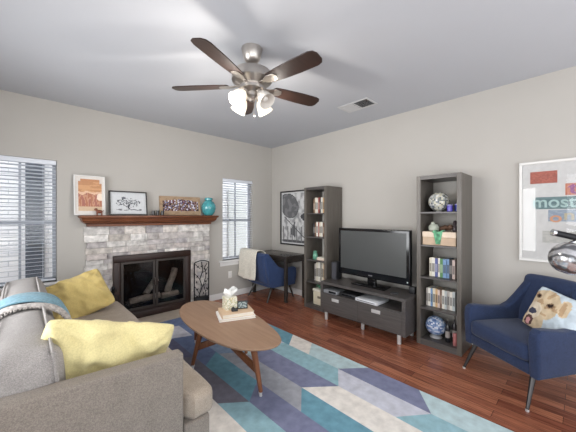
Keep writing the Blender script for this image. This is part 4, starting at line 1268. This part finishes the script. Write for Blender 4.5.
# bookcase by the armchair: woven ball, jars, box, plate, binoculars
rb = random.Random(3)
def deco_ball(c, r, pal, seed):
    mb = MB(); b = bmesh.new(); bmesh.ops.create_uvsphere(b, u_segments=36, v_segments=22, radius=r)
    b.verts.ensure_lookup_table()
    vs = [v.co.copy() for v in b.verts]; b.verts.index_update()
    fs = [[v.index for v in f.verts] for f in b.faces]
    cs = []
    for f in b.faces:
        p = f.calc_center_median()/r
        k = noise.noise(p*3.2 + Vector((seed, 0, 0))) + .35*math.sin(p.z*16 + 3*noise.noise(p*2))
        cs.append(pal[max(0, min(len(pal)-1, int((k+.75)/1.5*len(pal))))])
    b.free(); mb.add([(v.x+c[0], v.y+c[1], v.z+c[2]) for v in vs], fs, cs); return mb
dbt = thing('decorative_ball', 'multicoloured woven looking ball on the top shelf by the armchair', 'ball', (-.275, -3.160, SHZ[3]))
deco_ball((0, 0, .112), .105, [rgb(96, 102, 112), rgb(156, 160, 158), rgb(196, 192, 172), rgb(206, 206, 204), rgb(120, 124, 120)], 2.0).build('ball_shell', M['print_gloss'], dbt)
MB().lathe([(.03, .0005), (.034, .004), (.024, .012)], 20).build('ring_stand', M['steel'], dbt)
for i, (x, y, r, h, mt, lab) in enumerate(((-.335, -3.285, .028, .075, M['purple'], 'small purple jar right beside the woven ball'), (-.265, -3.334, .026, .085, pm(70, 80, 170, .25), 'small blue jar at the right end of the top shelf'))):
    j = thing('lidded_jar', lab, 'jar', (x, y, SHZ[3]+.0005))
    MB().lathe([(r*.8, 0), (r, .006), (r, h*.75), (r*.85, h*.82), (.002, h*.82)], 20).build('jar_body', mt, j)
    MB().lathe([(r*.9, h*.825), (r*.95, h*.85), (r*.9, h*.98), (.002, h)], 20).build('jar_lid', pm(150, 146, 200, .3), j)
dk = MB().sphere((0, 0, .075), .075, 20, 14)
solo('dark_sphere', dk, pm(64, 62, 62, .4), 'dark grey sphere behind the woven ball', 'ball', (-.10, -3.095, SHZ[3]+.0005))
kb = thing('kraft_box', 'two tone kraft storage box with a cloth over its front by the armchair', 'box', (-.215, -3.185, SHZ[2]+.0005))
MB().box(-.15, .15, -.165, .165, 0, .085, .004, 1).build('box_body', M['cardboard'], kb)
MB().box(-.153, .153, -.168, .168, .0855, .145, .004, 1).build('box_lid', pm(222, 204, 184, .8), kb)
cl = MB(); vs, fs = [], []
for i in range(15):
    t_ = i/14
    for j in range(9):
        s = (j/8-.5)
        wdt = .115*(1-t_*.65) if t_ > .3 else .115
        if t_ < .3: p = (-.09 - t_/.3*.075, s*wdt+.0, .152+.012*math.sin(j*1.3))
        else: p = (-.158-.008*abs(math.sin(j*1.7)), s*wdt, .152-(t_-.3)/.7*.135)
        vs.append((p[0], p[1], p[2]+.004*math.sin(j*2+t_*4)))
for i in range(14):
    for j in range(8): fs.append((i*9+j, i*9+j+1, (i+1)*9+j+1, (i+1)*9+j))
n0 = len(vs); vs += [(x+.004, y, z-.003) for x, y, z in vs]; fs += [tuple(n0+k for k in f[::-1]) for f in fs]
for i in range(14):
    fs.append((i*9, (i+1)*9, n0+(i+1)*9, n0+i*9)); fs.append((i*9+8, n0+i*9+8, n0+(i+1)*9+8, (i+1)*9+8))
cl.add(vs, fs)
solo('green_bandana', cl, M['green_cloth'], 'green printed cloth hanging over the front of the kraft box', 'cloth', (-.215, -3.180, SHZ[2]+.0005), smooth=180)
pg = MB(); pg.lathe([(.03, 0), (.05, .01), (.055, .05), (.04, .075), (.02, .08)], 18); pg.sphere((0, .01, .085), .022, 12, 8)
solo('pale_ornament', pg, pm(180, 186, 172, .5), 'pale green grey ornament on the left of the kraft box', 'ornament', (-.28, -3.110, SHZ[2]+.1465))
br_ = MB(); br_.tube([(-.05, .05, 0.022), (0, 0, .045), (.03, -.05, .022)], [.02, .026, .018], 12); br_.sphere((-.01, -.055, .05), .026, 14, 10)
solo('brown_ornament', br_, pm(104, 78, 62, .6), 'brown animal ornament in the middle of the kraft box lid', 'ornament', (-.20, -3.200, SHZ[2]+.1465))
bo = MB(); bo.lathe([(.018, 0), (.022, .006), (.022, .05), (.012, .065), (.016, .085), (.02, .1), (.012, .118), (.002, .122)], 16)
solo('dark_statuette', bo, pm(58, 48, 52, .4), 'small dark statuette at the right end of the kraft box', 'statuette', (-.275, -3.315, SHZ[2]+.1465))

pl = thing('globe', 'blue and white marbled globe on a ring in the bottom compartment by the armchair', 'globe', (-.25, -3.120, .0655))
deco_ball((0, 0, .13), .105, [rgb(84, 104, 152), rgb(112, 136, 178), rgb(150, 170, 200), rgb(206, 212, 222), rgb(98, 120, 166)], 6.5).build('globe_ball', M['print_gloss'], pl)
MB().lathe([(.06, .0005), (.064, .006), (.05, .016), (.03, .026), (.018, .03)], 24).build('ring_stand', M['steel'], pl)
def bottle(x, y, r, h, mt, label):
    t = thing('bottle', label, 'bottle', (x, y, .0655))
    MB().lathe([(r*.85, .0005), (r, .008), (r, h*.58), (r*.85, h*.66), (r*.35, h*.76), (r*.32, h*.9), (.002, h*.9)], 20).build('bottle_body', mt, t)
    MB().lathe([(r*.36, h*.905), (r*.38, h*.92), (r*.36, h), (.002, h)], 14).build('cap', pm(150, 146, 140, .35, .5), t)
    MB().lathe([(r*1.01, h*.2), (r*1.01, h*.48)], 20, cap=False).build('label_band', pm(156, 150, 146), t)
bottle(-.29, -3.252, .024, .25, pm(34, 34, 38, .2), 'dark bottle next to the blue globe in the bottom compartment')
bottle(-.24, -3.302, .026, .27, pm(44, 40, 42, .2), 'dark bottle behind the pink tin in the bottom compartment')
ptn = MB(); ptn.lathe([(.02, 0), (.022, .004), (.022, .12), (.019, .126), (.002, .127)], 18)
solo('pink_tin', ptn, pm(176, 112, 112, .35), 'small pink tin at the right side of the bottom compartment', 'tin', (-.325, -3.332, .0655))
cd = MB(); cd.box(-.004, .004, -.05, .05, 0, .14, .001, 1)
solo('white_card', cd, pm(214, 220, 226, .7), 'white card standing behind the blue globe', 'card', (-.10, -3.160, .28), (0, R(8), 0)) if False else None

#==CONSOLE==
CN = thing('tv_console', 'dark low television console with two drawers and an open cubby', 'console', (-.62, -2.352, 0))
# local x from 0 (front) to .42 (back); y +-.588
Wc, Dc = .588, .42
MB().box(0, Dc, -Wc, Wc, .485, .52, .003, 1).build('top_panel', M['dark_wood_y'], CN)
for s in (-1, 1):
    a, b_ = (-Wc, -Wc+.04) if s < 0 else (Wc-.04, Wc)
    MB().box(0, Dc, a, b_, .105, .4845, .002, 1).build('side_panel', M['dark_wood_y'], CN)
MB().box(.004, Dc-.02, -Wc+.04, Wc-.04, .352, .37, .001, 1).build('cubby_shelf', M['dark_wood_y'], CN)
MB().box(.02, Dc-.02, -Wc+.04, Wc-.04, .107, .125, .001, 1).build('bottom_panel', M['dark_wood_y'], CN)
MB().box(Dc-.018, Dc-.002, -Wc+.04, Wc-.04, .107, .4845, .001, 1).build('back_panel', M['dark_wood_y'], CN)
for s in (-1, 1):
    a, b_ = (-Wc+.0415, -.0015) if s < 0 else (.0015, Wc-.0415)
    dr = MB().box(.002, .30, a, b_, .127, .3505, .002, 1).build('drawer', M['dark_wood_y'], CN)
    yc = (a+b_)/2 + (.06 if s > 0 else .03)
    MB().box(-.010, .002, yc-.055, yc+.055, .285, .325, .003, 2).build('handle', M['steel'], dr)
for y in (-.50, .0, .52):
    for x in ((.045, .37) if y else (.12, .3)):
        MB().lathe([(.020, 0), (.022, .004), (.022, .1065)], 18, x, y, 0).build('leg', M['steel'], CN)

# television
tv = thing('television', 'black flat screen television standing on the dark console', 'television', (-.375, -2.395, .521), rz=R(-90)+R(-2.5))
TW, TH, tz = 1.015, .63, .095
MB().prism([(-TW/2, tz), (TW/2, tz), (TW/2, tz+TH), (-TW/2, tz+TH)], -.02, .045, 'y', .012, 3).build('bezel', M['tv_black'], tv)
MB().box(-TW/2+.04, TW/2-.04, -.0225, -.02, tz+.085, tz+TH-.035, .0008, 1).build('screen', M['tv_screen'], tv)
MB().box(-.30, .30, .045, .075, tz+.12, tz+TH-.12, .012, 2).build('rear_housing', M['black_plastic'], tv)
MB().box(-.028, .028, -.0218, -.02, tz+.034, tz+.046, .0005, 1).build('maker_mark', pm(150, 150, 154, .3, .6), tv)
MB().box(TW/2-.034, TW/2-.02, -.0218, -.02, tz+.03, tz+.044, .0005, 1).build('power_light', pm(210, 214, 214, .3), tv)
MB().box(-.06, .06, .0, .04, .02, tz+.02, .01, 2).build('neck', M['tv_black'], tv)
MB().prism([(-.24, -.10), (.24, -.10), (.21, .10), (-.21, .10)], .0005, .022, 'z', .006, 2).build('stand_foot', M['tv_black'], tv)

# speaker, boxes
def speaker(x, y, w_, d_, h_, z0, label):
    t = thing('speaker', label, 'speaker', (x, y, z0))
    MB().box(-d_/2+.004, d_/2, -w_/2, w_/2, 0, h_, .004, 2).build('cabinet', M['black_plastic'], t)
    MB().box(-d_/2-.006, -d_/2+.003, -w_/2+.005, w_/2-.005, .006, h_-.006, .003, 1).build('grille', M['grey_cloth'], t)
speaker(-.36, -1.842, .085, .12, .245, .521, 'grey fronted black speaker left of the television')
bxk = MB(); bxk.box(-.035, .035, -.035, .035, 0, .075, .006, 2)
solo('small_black_box', bxk, M['black_plastic'], 'small black cube at the right end of the console', 'box', (-.32, -2.895, .521))
pd = MB(); pd.box(-.02, .02, -.04, .04, 0, .018, .004, 2)
solo('remote_control', pd, M['black_plastic'], 'short black remote lying right of the television foot', 'remote', (-.50, -2.76, .521), (0, 0, R(30)))
cb = thing('white_player', 'white disc player lying in the open cubby of the console', 'player', (-.50, -2.475, .3705), rz=R(-3))
MB().box(-.13, .13, -.15, .15, .004, .042, .006, 2).build('casing', M['white_plastic'], cb)
MB().box(-.132, -.1295, -.12, .12, .018, .024).build('disc_slot', pm(70, 70, 74), cb)
MB().box(-.06, .10, -.12, .05, .0422, .0432).build('lid_panel', pm(202, 204, 208), cb)
cbx = thing('cable_box', 'small silver cable box at left in the console cubby', 'cable box', (-.52, -1.92, .3705))
MB().box(-.09, .09, -.11, .11, .002, .045, .004, 2).build('casing', M['silver_plastic'], cbx)
MB().box(-.092, -.0895, -.10, .02, .010, .038, .001, 1).build('front_display', M['tv_black'], cbx)
dvr = thing('video_recorder', 'flat black video recorder between cable box and white player', 'recorder', (-.47, -2.175, .3705))
MB().box(-.10, .10, -.12, .12, .003, .042, .004, 2).build('casing', M['black_plastic'], dvr)
MB().box(-.102, -.0995, -.06, .09, .014, .028, .001, 1).build('front_display', M['tv_black'], dvr)

#==DESK==
dk = thing('desk', 'small black brown desk in the corner by the small window', 'desk', (-.262, -.485, 0))
MB().box(-.238, .238, -.455, .455, .70, .75, .004, 2).build('desk_top', M['desk'], dk)
ap = MB(); ap.box(-.225, .225, -.44, -.42, .635, .6995); ap.box(-.225, .225, .42, .44, .635, .6995); ap.box(.205, .225, -.42, .42, .635, .6995); ap.box(-.225, -.205, -.42, .42, .66, .6995)
ap.build('apron', M['desk'], dk, 0)
for sx_ in (-1, 1):
    for sy_ in (-1, 1):
        MB().box(sx_*.212-.026, sx_*.212+.026, sy_*.43-.025, sy_*.43+.025, 0, .6995, .003, 1).build('leg', M['desk'], dk)

dc = thing('accent_chair', 'royal blue upholstered accent chair pushed under the desk', 'chair', (-.41, -.455, 0), rz=R(-3)-PI/2); dc.scale = (1.15, 1.15, .97)
# local +Y front
prof = [(.24, .24), (.27, .42), (.26, .53), (.22, .555), (.10, .545), (.0, .55), (-.09, .60), (-.18, .73), (-.235, .815), (-.27, .825), (-.305, .80), (-.30, .70), (-.265, .45), (-.22, .26), (-.16, .24)]
for s in (-1, 1):
    mb = MB().prism(prof, -.035, .035, 'x', .016, 3)
    mb.v = [(s*(.262 + .03*max(0, .3-abs(y))) + x - s*max(0, z-.6)*.12, y, z) for x, y, z in mb.v]
    mb.build('arm', M['blue_chair'], dc)
MB().box(-.235, .235, -.22, .25, .24, .33, .02, 3).build('seat_frame', M['blue_chair'], dc)
cushion_mb(-.235, .235, -.20, .265, .331, .44, .035, .012, 2.2, 12, .003).build('seat_cushion', M['blue_chair'], dc)
bk = cushion_mb(-.245, .245, -.045, .045, 0, .52, .035, .012, 4.4, 12, .003)
m4 = Matrix.Translation((0, -.205, .30)) @ Matrix.Rotation(R(8), 4, 'X')
bk.v = [tuple(m4 @ Vector(v)) for v in bk.v]
bk.build('backrest', M['blue_chair'], dc)
for sx_, y0, y1 in ((-1, .19, .245), (1, .19, .245), (-1, -.13, -.25), (1, -.13, -.25)):
    leg_mb(sx_*.20, y0, .245, sx_*.245, y1, 0, .019, .011).build('leg', M['desk'], dc)

# cream throw over the chair back
def chair_throw():
    path = [(-.13, .50), (-.145, .62), (-.165, .74), (-.195, .828), (-.25, .856), (-.315, .845), (-.335, .79), (-.345, .70), (-.345, .58), (-.35, .46), (-.36, .37)]
    P = [Vector(p) for p in path]; NS, NW = 40, 18
    def at(t_):
        f = t_*(len(P)-1); i = min(int(f), len(P)-2); u = f-i
        p0, p1, p2, p3 = P[max(0, i-1)], P[i], P[i+1], P[min(len(P)-1, i+2)]
        return 0.5*((2*p1) + (-p0+p2)*u + (2*p0-5*p1+4*p2-p3)*u*u + (-p0+3*p1-3*p2+p3)*u**3)
    vs, fs = [], []
    for side in (0, 1):
        for i in range(NS+1):
            t_ = i/NS; p = at(t_); q = at(min(1, t_+.01)) - at(max(0, t_-.01)); nrm = Vector((q.y, -q.x)).normalized()
            if nrm.y < 0 and abs(nrm.y) > .3: nrm = -nrm
            for j in range(NW+1):
                s = j/NW
                x = -.325 + .43*s*(1+.0*t_) - .03*t_*(1-s)
                hang = max(0, t_-.5)
                d = .008*side + .012*hang*math.sin(s*17+1) + .003*math.sin(s*8)
                yy = p.x - d if t_ > .45 else p.x + d*(1 if t_ < .3 else 0)
                zz = p.y + (.009*side if .25 < t_ < .6 else 0) - hang*.04*math.sin(s*3.0)
                vs.append((x, yy, zz))
    N = (NS+1)*(NW+1); g = lambda i, j, k: k*N + i*(NW+1)+j
    for i in range(NS):
        for j in range(NW):
            fs.append((g(i, j, 0), g(i, j+1, 0), g(i+1, j+1, 0), g(i+1, j, 0))); fs.append((g(i, j, 1), g(i+1, j, 1), g(i+1, j+1, 1), g(i, j+1, 1)))
        fs.append((g(i, 0, 0), g(i+1, 0, 0), g(i+1, 0, 1), g(i, 0, 1))); fs.append((g(i, NW, 0), g(i, NW, 1), g(i+1, NW, 1), g(i+1, NW, 0)))
    for j in range(NW):
        fs.append((g(0, j, 0), g(0, j, 1), g(0, j+1, 1), g(0, j+1, 0))); fs.append((g(NS, j, 0), g(NS, j+1, 0), g(NS, j+1, 1), g(NS, j, 1)))
    return MB().add(vs, fs)
o = solo('cream_throw', chair_throw(), M['cream'], 'cream woven throw hanging over the back of the blue accent chair', 'throw', (-.41, -.455, 0), (0, 0, R(-3)-PI/2), smooth=180); o.scale = (1.15, 1.15, .97)
